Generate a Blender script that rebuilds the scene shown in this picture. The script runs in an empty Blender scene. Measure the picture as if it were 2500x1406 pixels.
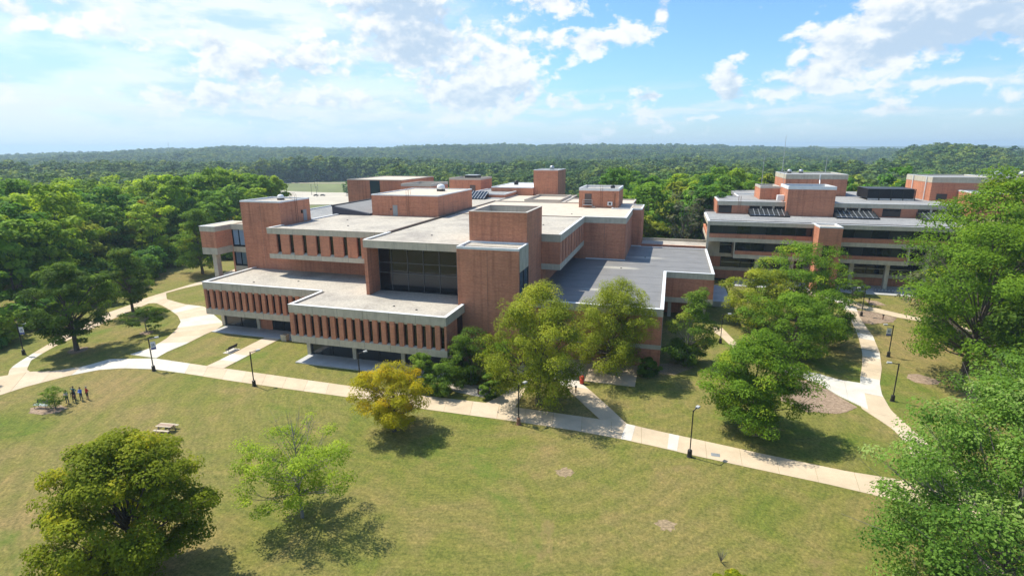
import bpy, bmesh, math, random
import numpy as np
from mathutils import Matrix, Vector, noise as mnoise

R = math.radians
SC = bpy.context.scene
COL = SC.collection
rng = np.random.default_rng(7)
random.seed(7)

# ------------------------------------------------------------------ camera
YAW, PITCH, ROLL, FPX, CAMZ = -0.283496, 0.249593, -0.004754, 1328.3, 30.0
cam = bpy.data.cameras.new('camera')
cam.sensor_width = 36.0
cam.sensor_fit = 'HORIZONTAL'
cam.lens = FPX / 2500 * 36
cam.clip_start = 0.5
cam.clip_end = 40000
camo = bpy.data.objects.new('camera', cam)
COL.objects.link(camo)
f_ = Vector((math.sin(YAW) * math.cos(PITCH), math.cos(YAW) * math.cos(PITCH), -math.sin(PITCH)))
r_ = Vector((math.cos(YAW), -math.sin(YAW), 0))
u_ = r_.cross(f_)
r2 = math.cos(ROLL) * r_ + math.sin(ROLL) * u_
u2 = -math.sin(ROLL) * r_ + math.cos(ROLL) * u_
m = Matrix.Identity(4)
for i in range(3):
    m[i][0], m[i][1], m[i][2] = r2[i], u2[i], -f_[i]
m[2][3] = CAMZ
camo.matrix_world = m
SC.camera = camo

# ------------------------------------------------------------------ node helper
class NT:
    def __init__(s, tree):
        s.t = tree
        s.n = tree.nodes
        s.l = tree.links
    def node(s, typ, **kw):
        nd = s.n.new(typ)
        for k, v in kw.items():
            setattr(nd, k, v)
        return nd
    def put(s, sock, v):
        if v is None:
            return
        if hasattr(v, 'is_output') or isinstance(v, bpy.types.NodeSocket):
            s.l.new(v, sock)
        else:
            if sock.type == 'RGBA' and len(v) == 3:
                v = (*v, 1)
            sock.default_value = v
    def m(s, op, a, b=None, c=None, clamp=False):
        nd = s.node('ShaderNodeMath', operation=op, use_clamp=clamp)
        s.put(nd.inputs[0], a); s.put(nd.inputs[1], b); s.put(nd.inputs[2], c)
        return nd.outputs[0]
    def v(s, op, a, b=None):
        nd = s.node('ShaderNodeVectorMath', operation=op)
        s.put(nd.inputs[0], a); s.put(nd.inputs[1], b)
        return nd.outputs['Value'] if op in ('DOT_PRODUCT', 'LENGTH', 'DISTANCE') else nd.outputs[0]
    def noise(s, vec, scale, detail=4, rough=.5, dist=0, out=0):
        nd = s.node('ShaderNodeTexNoise')
        s.put(nd.inputs['Vector'], vec)
        nd.inputs['Scale'].default_value = scale
        nd.inputs['Detail'].default_value = detail
        nd.inputs['Roughness'].default_value = rough
        nd.inputs['Distortion'].default_value = dist
        return nd.outputs[out]
    def ramp(s, fac, stops, interp='LINEAR'):
        nd = s.node('ShaderNodeValToRGB')
        cr = nd.color_ramp
        cr.interpolation = interp
        while len(cr.elements) < len(stops):
            cr.elements.new(.5)
        for e, (p, c) in zip(cr.elements, stops):
            e.position = p
            e.color = (*c, 1) if len(c) == 3 else c
        s.put(nd.inputs[0], fac)
        return nd.outputs[0]
    def mix(s, fac, a, b, blend='MIX'):
        nd = s.node('ShaderNodeMix', data_type='RGBA', blend_type=blend)
        s.put(nd.inputs['Factor'], fac); s.put(nd.inputs['A'], a) if False else None
        ins = [i for i in nd.inputs if i.type == 'RGBA']
        s.put(ins[0], a); s.put(ins[1], b)
        return [o for o in nd.outputs if o.type == 'RGBA'][0]
    def smooth(s, x, a, b):
        nd = s.node('ShaderNodeMapRange', interpolation_type='SMOOTHSTEP')
        s.put(nd.inputs[0], x)
        nd.inputs[1].default_value = a; nd.inputs[2].default_value = b
        nd.inputs[3].default_value = 0; nd.inputs[4].default_value = 1
        return nd.outputs[0]
    def pos(s):
        return s.node('ShaderNodeNewGeometry').outputs['Position']

# ------------------------------------------------------------------ world: clear sky with cumulus
SUN_EL = R(59.0)
SUN_AZ = math.atan2(-0.58, 0.165)          # compass angle from +Y towards +X
SUNV = Vector((math.sin(SUN_AZ) * math.cos(SUN_EL), math.cos(SUN_AZ) * math.cos(SUN_EL), math.sin(SUN_EL)))
world = bpy.data.worlds.new('World')
SC.world = world
world.use_nodes = True
W = NT(world.node_tree)
W.n.clear()
sky = W.node('ShaderNodeTexSky', sky_type='NISHITA')
sky.sun_disc = False
sky.sun_elevation = SUN_EL
sky.sun_rotation = SUN_AZ
sky.altitude = 250
sky.air_density = 1.0
sky.dust_density = 1.2
sky.ozone_density = 2.0
dirv = W.v('NORMALIZE', W.node('ShaderNodeTexCoord').outputs['Generated'])
sx = W.node('ShaderNodeSeparateXYZ')
W.put(sx.inputs[0], dirv)
az = W.m('MULTIPLY', W.m('ARCTAN2', sx.outputs[0], sx.outputs[1]), 57.2958)
el = W.m('MULTIPLY', W.m('ARCSINE', sx.outputs[2]), 57.2958)
def gauss(a, e, sa, se, w):
    p = W.m('POWER', W.m('DIVIDE', W.m('SUBTRACT', az, a), sa), 2.0)
    q = W.m('POWER', W.m('DIVIDE', W.m('SUBTRACT', el, e), se), 2.0)
    return W.m('MULTIPLY', W.m('EXPONENT', W.m('MULTIPLY', W.m('ADD', p, q), -1.0)), w)
def field(lst):
    t = None
    for g in lst:
        k = gauss(*g)
        t = k if t is None else W.m('ADD', t, k)
    return t
P = W.v('MULTIPLY', dirv, (1.0, 1.0, 1.6))
# layer 1: billowing cumulus
cum = field([(20, 10.4, 6.5, 3.2, 0.440), (15.0, 8.2, 4.6, 2.1, 0.352), (11.0, 5.9, 3.4, 1.1, 0.320), (8.3, 4.7, 2.0, .6, 0.240), (27, 11, 5, 3.2, 0.336),
             (4.4, 5.7, 1.6, 1.9, 0.384), (5.2, 8.1, 1.1, .7, 0.288), (-2.6, 4.9, 1.1, .5, 0.336), (12.6, 4.9, 1.8, .45, 0.272),
             (-8.6, 9.3, 2.4, 1.5, 0.296), (-5.0, 10.4, 3.0, .8, 0.296), (-1.9, 12.0, .8, 1.2, 0.320), (-15.5, 9.0, 2.8, 2.8, 0.352), (-13.5, 13.2, 6, .8, 0.264),
             (-25, 10.2, 7.0, 3.6, 0.368), (-20, 5.4, 8, 2.0, 0.320), (-31, 13.5, 6, 1.5, 0.240), (-12, 4.2, 3, .6, 0.200), (17, 3.0, 2.5, .4, 0.224), (23, 2.6, 1.5, .4, 0.224), (3, 2.8, 3, .4, 0.160), (-40, 8, 9, 1.6, 0.224), (-48, 4.5, 7, 1.0, 0.208), (-36, 4.6, 6, .9, 0.208), (-52, 9.5, 6, 1.2, 0.208), (3, 9.5, 4.0, 2.4, -0.160), (-5, 7.0, 5, 1.2, -0.112), (21, 5.0, 3.5, .3, 0.208),
             (-56, 13, 5, 1.4, 0.240)])
n1 = lambda p: W.m('ADD', W.m('MULTIPLY', W.m('SUBTRACT', W.noise(p, 10.0, 4, .55, .4), .5), 1.0), W.m('ADD', W.m('MULTIPLY', W.m('SUBTRACT', W.noise(p, 34.0, 7, .56, .2), .5), .75), .49))
d0 = W.m('ADD', n1(P), cum)
d1 = W.m('ADD', n1(W.v('ADD', P, (-0.012, 0.003, 0.022))), cum)
cover = W.smooth(d0, .57, .75)
lit = W.m('ADD', .86, W.m('MULTIPLY', W.m('SUBTRACT', d0, d1), 3.0))
lit = W.m('SUBTRACT', lit, W.m('MULTIPLY', W.smooth(d0, .80, 1.10), .30))
# flat grey bases of the large heaps
lit = W.m('SUBTRACT', lit, field([(20.5, 8.6, 6.5, 2.0, .62), (27, 8.5, 5, 2.0, .5), (-25.0, 9.6, 5.5, 2.4, .68), (-26, 13.2, 6, 1.4, .5), (-21, 4.9, 7, .9, .55), (-40, 6.6, 7, .9, .45), (-36, 3.8, 8, .7, .4), (5.0, 4.6, 1.2, .8, .5), (12, 4.9, 3, .5, .2), (-56, 13, 5, 1.4, .7)]))
# everything below is radiance / 0.1 because the background strength is 0.1
lit = W.smooth(lit, -.12, 1.20)
cloudc = W.mix(lit, (3.1, 3.95, 4.95), (6.0, 6.05, 6.0))
skyc = W.mix(1.0, sky.outputs[0], (.66, .95, 1.20), 'MULTIPLY')
# layer 2: thin bright veil, thickest towards the sun's bearing, torn by slow waves
Q = W.v('MULTIPLY', dirv, (1.0, 1.0, 4.2))
wv_ = W.noise(Q, 3.2, 5, .52)
veil = W.m('MULTIPLY', W.smooth(az, -10, -30), W.m('ADD', .62, W.m('MULTIPLY', W.smooth(wv_, .36, .60), .38)))
veil = W.m('MULTIPLY', veil, W.smooth(el, 60, 14))
skyc = W.mix(veil, skyc, W.mix(W.smooth(W.noise(Q, 6.0, 6, .60), .40, .58), (3.4, 4.8, 5.8), (5.4, 5.9, 6.0)))
skyc = W.mix(W.m('MULTIPLY', cover, .95), skyc, cloudc)
# layer 3: flat low banks near the horizon
bank = W.m('MULTIPLY', W.smooth(W.noise(W.v('MULTIPLY', dirv, (1, 1, 5.5)), 8.0, 6, .55), .46, .62), W.m('EXPONENT', W.m('MULTIPLY', W.m('POWER', W.m('DIVIDE', W.m('SUBTRACT', el, 3.4), 1.9), 2.0), -1.0)))
skyc = W.mix(W.m('MULTIPLY', bank, .70), skyc, (5.2, 5.6, 5.85))
hz = W.m('EXPONENT', W.m('MULTIPLY', W.m('MAXIMUM', el, 0.0), -.34))
skyc = W.mix(W.m('MULTIPLY', hz, .92), skyc, (4.1, 5.1, 5.65))
bg = W.node('ShaderNodeBackground')
W.put(bg.inputs[0], skyc)
bg.inputs[1].default_value = 0.112
wo = W.node('ShaderNodeOutputWorld')
W.l.new(bg.outputs[0], wo.inputs[0])
world.cycles.sampling_method = 'MANUAL'
world.cycles.sample_map_resolution = 512

# ------------------------------------------------------------------ sun, exposure
sl = bpy.data.lights.new('sun', 'SUN')
sl.energy = 4.1
sl.angle = R(0.53)
sl.color = (1.0, .945, .84)
so = bpy.data.objects.new('sun', sl)
COL.objects.link(so)
so.rotation_euler = SUNV.to_track_quat('Z', 'Y').to_euler()
so.location = (0, 0, 200)
vs = SC.view_settings
vs.view_transform = 'Standard'
vs.look = 'None'
vs.exposure = 0.68
vs.gamma = 1.0
vs.use_curve_mapping = False
SC.render.engine = 'CYCLES'
SC.cycles.use_denoising = True
try:
    SC.cycles.denoiser = 'OPENIMAGEDENOISE'
except Exception:
    pass
SC.cycles.max_bounces = 6
SC.cycles.diffuse_bounces = 3
SC.cycles.glossy_bounces = 2
SC.cycles.transmission_bounces = 3
SC.cycles.volume_bounces = 0
SC.cycles.transparent_max_bounces = 4

# ------------------------------------------------------------------ materials
MATS = {}
def new_mat(name):
    mt = bpy.data.materials.new(name)
    mt.use_nodes = True
    N = NT(mt.node_tree)
    b = mt.node_tree.nodes['Principled BSDF']
    MATS[name] = mt
    return mt, N, b
def plain(name, col, rough=.7, metal=0, var=.12, scale=3.0, spec=.3, bump=0):
    mt, N, b = new_mat(name)
    n = N.noise(N.pos(), scale, 5, .6)
    c = N.ramp(n, [(.3, tuple(x * (1 - var) for x in col)), (.7, tuple(min(1, x * (1 + var)) for x in col))])
    N.put(b.inputs['Base Color'], c)
    b.inputs['Roughness'].default_value = rough
    b.inputs['Metallic'].default_value = metal
    b.inputs['Specular IOR Level'].default_value = spec
    if bump:
        bp = N.node('ShaderNodeBump')
        bp.inputs['Strength'].default_value = bump
        N.put(bp.inputs['Height'], N.noise(N.pos(), scale * 6, 4, .6))
        N.put(b.inputs['Normal'], bp.outputs[0])
    return mt

def brick_mat(name, tone=1.0):
    mt, N, b = new_mat(name)
    p = N.pos()
    s = N.node('ShaderNodeSeparateXYZ'); N.put(s.inputs[0], p)
    uu = N.m('ADD', s.outputs[0], s.outputs[1])
    cb = N.node('ShaderNodeCombineXYZ'); N.put(cb.inputs[0], uu); N.put(cb.inputs[1], s.outputs[2])
    br = N.node('ShaderNodeTexBrick')
    N.put(br.inputs['Vector'], cb.outputs[0])
    br.inputs['Color1'].default_value = (.625 * tone, .252 * tone, .132 * tone, 1)
    br.inputs['Color2'].default_value = (.51 * tone, .186 * tone, .098 * tone, 1)
    br.inputs['Mortar'].default_value = (.42 * tone, .28 * tone, .21 * tone, 1)
    br.inputs['Scale'].default_value = 1
    br.inputs['Brick Width'].default_value = .30
    br.inputs['Row Height'].default_value = .10
    br.inputs['Mortar Size'].default_value = .010
    # courses of slightly different firing, and long weathering streaks
    cs = N.v('MULTIPLY', p, (.30, .30, 4.5))
    k1 = N.ramp(N.noise(cs, 1.0, 6, .65), [(.30, (.84, .81, .80)), (.50, (1, 1, 1)), (.72, (1.10, 1.04, 1.0))])
    k2 = N.ramp(N.noise(p, .22, 5, .6), [(.3, (.82, .81, .82)), (.7, (1.10, 1.08, 1.05))])
    c = N.mix(1.0, br.outputs[0], k1, 'MULTIPLY')
    c = N.mix(1.0, c, k2, 'MULTIPLY')
    vs_ = N.v('MULTIPLY', p, (1.6, 1.6, .10))
    k3 = N.ramp(N.noise(vs_, 1.0, 4, .6), [(.50, (1, 1, 1)), (.74, (.70, .69, .71))])
    c = N.mix(1.0, c, k3, 'MULTIPLY')
    N.put(b.inputs['Base Color'], c)
    b.inputs['Roughness'].default_value = .85
    b.inputs['Specular IOR Level'].default_value = .2
    bp = N.node('ShaderNodeBump'); bp.inputs['Strength'].default_value = .25; bp.inputs['Distance'].default_value = .02
    N.put(bp.inputs['Height'], br.outputs['Fac']); bp.invert = True
    N.put(b.inputs['Normal'], bp.outputs[0])
brick_mat('brick')
brick_mat('brick_b', .9)

def concrete_mat(name, col, streak=.2, scale=.8):
    mt, N, b = new_mat(name)
    p = N.pos()
    a = N.ramp(N.noise(p, scale, 6, .62), [(.3, tuple(x * .84 for x in col)), (.7, tuple(x * 1.10 for x in col))])
    vs_ = N.v('MULTIPLY', p, (2.2, 2.2, .22))
    k = N.ramp(N.noise(vs_, 1.0, 5, .65), [(.45, (1, 1, 1)), (.75, (1 - streak,) * 3)])
    c = N.mix(1.0, a, k, 'MULTIPLY')
    f = N.ramp(N.noise(p, 14, 3, .7), [(.3, (.93,) * 3), (.7, (1.06,) * 3)])
    c = N.mix(1.0, c, f, 'MULTIPLY')
    N.put(b.inputs['Base Color'], c)
    b.inputs['Roughness'].default_value = .85
    b.inputs['Specular IOR Level'].default_value = .25
concrete_mat('concrete', (.52, .465, .355))
concrete_mat('concrete_col', (.53, .48, .38))
concrete_mat('slab_tan', (.54, .425, .285), .06, .35)
concrete_mat('slab_warm', (.56, .45, .315), .06, .35)
concrete_mat('slab_pale', (.58, .535, .45), .05, .35)
concrete_mat('patio_grey', (.46, .45, .43), .06, .5)
concrete_mat('lot_paving', (.50, .445, .35), .04, .06)

def gravel_mat(name, c0, c1, blotch=.22):
    mt, N, b = new_mat(name)
    p = N.pos()
    a = N.ramp(N.noise(p, 2.6, 8, .85), [(.36, tuple(x * .82 for x in c0)), (.5, tuple((x + y) / 2 for x, y in zip(c0, c1))), (.64, tuple(y * 1.13 for y in c1))])
    k = N.ramp(N.noise(p, .16, 6, .62), [(.34, (1 - blotch, 1 - blotch, 1 - blotch * .9)), (.52, (1, 1, 1)), (.75, (1.10, 1.08, 1.05))])
    c = N.mix(1.0, a, k, 'MULTIPLY')
    st = N.ramp(N.noise(N.v('MULTIPLY', p, (.5, .16, 1)), 1.3, 4, .6), [(.60, (1, 1, 1)), (.74, (.86, .85, .84))])
    c = N.mix(1.0, c, st, 'MULTIPLY')
    N.put(b.inputs['Base Color'], c)
    b.inputs['Roughness'].default_value = .95
    b.inputs['Specular IOR Level'].default_value = .15
    bp = N.node('ShaderNodeBump'); bp.inputs['Strength'].default_value = .5; bp.inputs['Distance'].default_value = .05
    N.put(bp.inputs['Height'], N.noise(p, 9, 4, .7)); N.put(b.inputs['Normal'], bp.outputs[0])
gravel_mat('roof_gravel', (.385, .345, .28), (.475, .435, .365), .26)
gravel_mat('roof_grey', (.22, .22, .215), (.34, .335, .315))
gravel_mat('mulch', (.20, .135, .085), (.36, .27, .19))
gravel_mat('gravel_bed', (.33, .28, .22), (.55, .49, .40))
gravel_mat('membrane_patch', (.42, .38, .29), (.50, .46, .36), .1)
plain('bare_soil', (.25, .185, .105), .95, var=.45, scale=4)

def membrane_mat():
    mt, N, b = new_mat('membrane')
    p = N.pos()
    a = N.ramp(N.noise(p, .35, 6, .6), [(.3, (.165, .158, .145)), (.7, (.215, .206, .190))])
    g = N.node('ShaderNodeTexGradient') if False else None
    # dried ponding silt round the drains
    out = a
    for cx, cy, sx_, sy_ in ((-4.2, 112.5, 5.2, 1.7), (-8.5, 101.3, 6.0, 1.5), (-10.5, 84, 3.0, 1.3)):
        q = N.v('MULTIPLY', N.v('SUBTRACT', p, (cx, cy, 8.4)), (1 / sx_, 1 / sy_, .1))
        dd = N.m('ADD', N.v('LENGTH', q), N.m('MULTIPLY', N.noise(p, .5, 5, .7), .9))
        fac = N.m('MULTIPLY', N.smooth(dd, 1.45, .55), .85)
        out = N.mix(fac, out, (.44, .41, .33))
    N.put(b.inputs['Base Color'], out)
    b.inputs['Roughness'].default_value = .6
membrane_mat()
plain('membrane_seam', (.155, .15, .14), .6)
plain('membrane_dark', (.055, .058, .075), .5, var=.2)
plain('white_membrane', (.72, .72, .69), .6, var=.06)
plain('cream_membrane', (.52, .445, .345), .8, var=.12, scale=.6)
plain('coping', (.70, .70, .68), .45, var=.08, scale=1.2)
plain('coping_tan', (.50, .44, .36), .5, var=.08)
plain('dark_metal', (.035, .032, .030), .45, .3, var=.2)
plain('black_metal', (.018, .018, .020), .5, .2, var=.2)
plain('mullion_grey', (.11, .11, .11), .5, .2, var=.1)
plain('grey_metal', (.45, .46, .46), .4, .6, var=.1)
plain('lamp_grey', (.42, .42, .40), .5, 0, var=.08)
plain('white_metal', (.75, .75, .74), .4, 0, var=.05)
plain('door_paint', (.30, .30, .29), .6, var=.08)
plain('door_brown', (.13, .09, .075), .6, var=.1)
plain('joint_metal', (.15, .11, .085), .6, var=.2)
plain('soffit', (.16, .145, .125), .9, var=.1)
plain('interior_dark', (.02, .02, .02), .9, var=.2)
plain('interior_floor', (.16, .15, .14), .9)
plain('curtain', (.80, .80, .74), .9, var=.06)
plain('blind_grey', (.36, .36, .34), .9, var=.06)
plain('bench_dark', (.03, .032, .028), .6, var=.3)
plain('bench_green', (.045, .09, .075), .55, var=.2)
plain('bench_grey', (.36, .43, .42), .6, var=.15)
plain('table_wood', (.36, .25, .18), .8, var=.2, scale=8)
plain('table_pale', (.52, .44, .31), .8, var=.15, scale=8)
plain('red_plastic', (.55, .06, .03), .45, var=.05)
plain('banner_white', (.72, .72, .73), .7, var=.04)
plain('banner_blue', (.10, .12, .32), .7, var=.1)
plain('banner_grey', (.20, .24, .30), .7, var=.1)
plain('car_paint', (.06, .05, .045), .3, .2, var=.1)
plain('tyre', (.02, .02, .02), .9)
plain('rust', (.20, .10, .06), .85, var=.3)

def glass_mat(name, col, rough=.06):
    mt, N, b = new_mat(name)
    N.put(b.inputs['Base Color'], (*col, 1))
    b.inputs['Roughness'].default_value = rough
    b.inputs['Specular IOR Level'].default_value = .5
    b.inputs['Coat Weight'].default_value = 0
    bp = N.node('ShaderNodeBump'); bp.inputs['Strength'].default_value = .04; bp.inputs['Distance'].default_value = .3
    N.put(bp.inputs['Height'], N.noise(N.pos(), .6, 2, .5)); N.put(b.inputs['Normal'], bp.outputs[0])
glass_mat('glass_dark', (.010, .010, .012))
glass_mat('glass_brown', (.012, .007, .006))
glass_mat('glass_grey', (.035, .038, .040))
glass_mat('grey_panel', (.034, .033, .035), .25)
glass_mat('glass_blue', (.035, .055, .065))
glass_mat('glass_red', (.060, .010, .012), .2)
def clear_glass():
    mt, N, b = new_mat('glass_clear')
    tr = N.node('ShaderNodeBsdfTransparent'); tr.inputs[0].default_value = (.95, .97, .99, 1)
    gl = N.node('ShaderNodeBsdfGlossy'); gl.inputs['Roughness'].default_value = .03
    ms = N.node('ShaderNodeMixShader'); ms.inputs[0].default_value = .06
    N.l.new(tr.outputs[0], ms.inputs[1]); N.l.new(gl.outputs[0], ms.inputs[2])
    N.l.new(ms.outputs[0], mt.node_tree.nodes['Material Output'].inputs[0])
clear_glass()

def lawn_mat():
    mt, N, b = new_mat('lawn')
    p = N.pos()
    big = N.noise(p, .035, 5, .6, .6)
    mid = N.noise(p, .17, 6, .65, .8)
    fine = N.noise(p, 1.6, 8, .82)
    vf = N.noise(p, 4.5, 5, .8)
    f = N.m('ADD', N.m('MULTIPLY', big, .55), N.m('MULTIPLY', mid, .45))
    c = N.ramp(f, [(.36, (.120, .158, .024)), (.45, (.172, .174, .040)), (.53, (.212, .184, .058)), (.62, (.255, .192, .078))])
    # mowing swathes that curve across the lawn
    q = N.v('ADD', p, N.v('MULTIPLY', N.noise(p, .02, 3, .5, 0, 1), (26, 26, 0)))
    wv = N.node('ShaderNodeTexWave', wave_type='RINGS', rings_direction='Z')
    N.put(wv.inputs['Vector'], N.v('ADD', q, (10, -90, 0)))
    wv.inputs['Scale'].default_value = .16
    wv.inputs['Distortion'].default_value = 2.0
    wv.inputs['Detail'].default_value = 3
    c = N.mix(1.0, c, N.ramp(wv.outputs[1], [(.2, (.93, .95, .93)), (.8, (1.05, 1.03, 1.01))]), 'MULTIPLY')
    c = N.mix(1.0, c, N.ramp(fine, [(.30, (.50, .56, .46)), (.5, (1, 1, 1)), (.70, (1.40, 1.34, 1.3))]), 'MULTIPLY')
    c = N.mix(1.0, c, N.ramp(vf, [(.32, (.55, .60, .52)), (.68, (1.42, 1.38, 1.35))]), 'MULTIPLY')
    w2 = N.node('ShaderNodeTexWave', wave_type='RINGS', rings_direction='Z')
    N.put(w2.inputs['Vector'], N.v('ADD', N.v('ADD', p, N.v('MULTIPLY', N.noise(p, .03, 2, .5, 0, 1), (9, 9, 0))), (20, -64, 0)))
    w2.inputs['Scale'].default_value = .62
    w2.inputs['Distortion'].default_value = 3.0
    w2.inputs['Detail'].default_value = 2
    c = N.mix(1.0, c, N.ramp(w2.outputs[1], [(.15, (.94, .955, .94)), (.85, (1.04, 1.03, 1.02))]), 'MULTIPLY')
    # thin brown, worn places
    dry = N.smooth(N.noise(p, .085, 6, .7, 1.2), .60, .74)
    c = N.mix(N.m('MULTIPLY', dry, .45), c, (.30, .195, .095))
    # lush green streaks
    lush = N.smooth(N.noise(N.v('ADD', p, (71, 33, 0)), .06, 5, .65, 1.0), .57, .70)
    c = N.mix(N.m('MULTIPLY', lush, .50), c, (.085, .170, .014))
    N.put(b.inputs['Base Color'], c)
    b.inputs['Roughness'].default_value = .9
    b.inputs['Specular IOR Level'].default_value = .15
    bp = N.node('ShaderNodeBump'); bp.inputs['Strength'].default_value = .9; bp.inputs['Distance'].default_value = .12
    N.put(bp.inputs['Height'], N.m('ADD', vf, fine)); N.put(b.inputs['Normal'], bp.outputs[0])
lawn_mat()
plain('forest_floor', (.050, .060, .026), .95, var=.4, scale=.3)
plain('meadow', (.150, .170, .060), .95, var=.22, scale=.03)
def canopy_far():
    mt, N, b = new_mat('far_canopy')
    p = N.pos()
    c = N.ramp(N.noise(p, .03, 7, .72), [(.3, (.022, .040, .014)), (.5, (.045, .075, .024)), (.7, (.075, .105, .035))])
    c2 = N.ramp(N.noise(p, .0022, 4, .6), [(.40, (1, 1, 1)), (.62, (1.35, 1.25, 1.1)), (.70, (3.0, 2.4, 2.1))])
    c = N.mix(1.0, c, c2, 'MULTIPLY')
    N.put(b.inputs['Base Color'], c)
    b.inputs['Roughness'].default_value = 1
    bp = N.node('ShaderNodeBump'); bp.inputs['Strength'].default_value = 1; bp.inputs['Distance'].default_value = 9
    N.put(bp.inputs['Height'], N.noise(p, .045, 5, .7)); N.put(b.inputs['Normal'], bp.outputs[0])
canopy_far()

def bark_mat(name, col):
    mt, N, b = new_mat(name)
    p = N.v('MULTIPLY', N.pos(), (6, 6, 1.2))
    c = N.ramp(N.noise(p, 1.5, 5, .7), [(.3, tuple(x * .6 for x in col)), (.7, tuple(x * 1.3 for x in col))])
    N.put(b.inputs['Base Color'], c)
    b.inputs['Roughness'].default_value = .95
bark_mat('bark', (.10, .078, .060))
bark_mat('bark_grey', (.21, .185, .155))

def leaf_mat(name, lo, hi, yel=None, hue=.0, trans=.42):
    """tint attribute: 0..1 leaf shade per clump, above 1 turning leaves"""
    mt, N, b = new_mat(name)
    at = N.node('ShaderNodeAttribute'); at.attribute_name = 'tint'
    oi = N.node('ShaderNodeObjectInfo')
    ge = N.node('ShaderNodeNewGeometry')
    t = N.m('ADD', at.outputs['Fac'], N.m('MULTIPLY', N.m('SUBTRACT', ge.outputs['Random Per Island'], .5), .35))
    yel = yel or tuple(h * 1.15 for h in hi)
    c = N.ramp(N.m('MULTIPLY', t, .5), [(0, lo), (.5, hi), (.62, yel), (1, tuple(y * .95 for y in yel))])
    if hue:
        k = N.ramp(oi.outputs['Random'], [(0, (1 - hue * .6, 1 - hue * .35, 1.05)), (.5, (1, 1, 1)), (1, (1 + hue * .9, 1 + hue * .45, .95))])
        c = N.mix(1.0, c, k, 'MULTIPLY')
    if hue:
        k2 = N.ramp(N.noise(oi.outputs['Location'], .006, 4, .6), [(.36, (.62, .74, .80)), (.48, (1, 1, 1)), (.60, (1.20, 1.16, .95)), (.70, (1.05, .98, 1.0))])
        c = N.mix(1.0, c, k2, 'MULTIPLY')
    N.put(b.inputs['Base Color'], c)
    b.inputs['Roughness'].default_value = .6
    b.inputs['Specular IOR Level'].default_value = .08
    tr = N.node('ShaderNodeBsdfTranslucent')
    N.put(tr.inputs[0], N.mix(1.0, c, (1.25, 1.2, .55), 'MULTIPLY'))
    ms = N.node('ShaderNodeMixShader'); ms.inputs[0].default_value = trans
    N.l.new(b.outputs[0], ms.inputs[1]); N.l.new(tr.outputs[0], ms.inputs[2])
    N.l.new(ms.outputs[0], mt.node_tree.nodes['Material Output'].inputs[0])
leaf_mat('leaf_wood', (0.078, 0.158, 0.018), (0.225, 0.382, 0.040), (0.367, 0.470, 0.044), .85)
leaf_mat('leaf_far', (0.059, 0.112, 0.025), (0.149, 0.230, 0.047), (0.246, 0.304, 0.058), .75, .25)
leaf_mat('leaf_oak', (0.131, 0.179, 0.010), (0.290, 0.329, 0.019), (0.438, 0.418, 0.020))
leaf_mat('leaf_maple', (.30, .29, .012), (.50, .44, .018), (.58, .42, .018))
leaf_mat('leaf_locust', (0.155, 0.198, 0.016), (0.372, 0.418, 0.038), (0.454, 0.449, 0.041))
leaf_mat('leaf_lime', (0.184, 0.275, 0.024), (0.407, 0.528, 0.048), (0.466, 0.550, 0.057))
leaf_mat('leaf_green', (0.078, 0.155, 0.012), (0.212, 0.348, 0.028), (0.317, 0.396, 0.031))
leaf_mat('leaf_dark', (0.055, 0.105, 0.013), (0.150, 0.245, 0.024), (0.231, 0.273, 0.028))
leaf_mat('leaf_silver', (0.071, 0.152, 0.020), (0.200, 0.339, 0.052), (0.320, 0.425, 0.123))
leaf_mat('leaf_orange', (0.227, 0.139, 0.008), (0.453, 0.323, 0.015), (0.567, 0.254, 0.014))
leaf_mat('leaf_gold', (0.249, 0.231, 0.007), (0.476, 0.427, 0.009), (0.567, 0.462, 0.014))
leaf_mat('leaf_grey', (0.093, 0.107, 0.058), (0.198, 0.214, 0.115), (0.247, 0.252, 0.144))
leaf_mat('leaf_shrub', (0.082, 0.149, 0.017), (0.213, 0.330, 0.038), (0.349, 0.396, 0.057))
def mat(n):
    return MATS[n]

# ------------------------------------------------------------------ object helpers
def link(o, parent=None):
    COL.objects.link(o)
    if parent is not None:
        o.parent = parent
    return o
def tag(o, label=None, cat=None, group=None, kind=None):
    if label: o['label'] = label
    if cat: o['category'] = cat
    if group: o['group'] = group
    if kind: o['kind'] = kind
    return o
def empty(name, loc=(0, 0, 0), rz=0, label=None, cat=None, group=None):
    o = bpy.data.objects.new(name, None)
    o.location = loc
    o.rotation_euler = (0, 0, rz)
    o.empty_display_size = .5
    return tag(link(o), label, cat, group)
def mesh_obj(name, verts, faces, mt, parent=None, smooth=False):
    me = bpy.data.meshes.new(name)
    me.from_pydata(verts, [], faces)
    me.materials.append(mat(mt) if isinstance(mt, str) else mt)
    if smooth:
        me.shade_smooth()
    o = bpy.data.objects.new(name, me)
    return link(o, parent)
BOXF = [(0, 3, 2, 1), (4, 5, 6, 7), (0, 1, 5, 4), (1, 2, 6, 5), (2, 3, 7, 6), (3, 0, 4, 7)]
def bv(x0, x1, y0, y1, z0, z1):
    return [(x0, y0, z0), (x1, y0, z0), (x1, y1, z0), (x0, y1, z0), (x0, y0, z1), (x1, y0, z1), (x1, y1, z1), (x0, y1, z1)]
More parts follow.
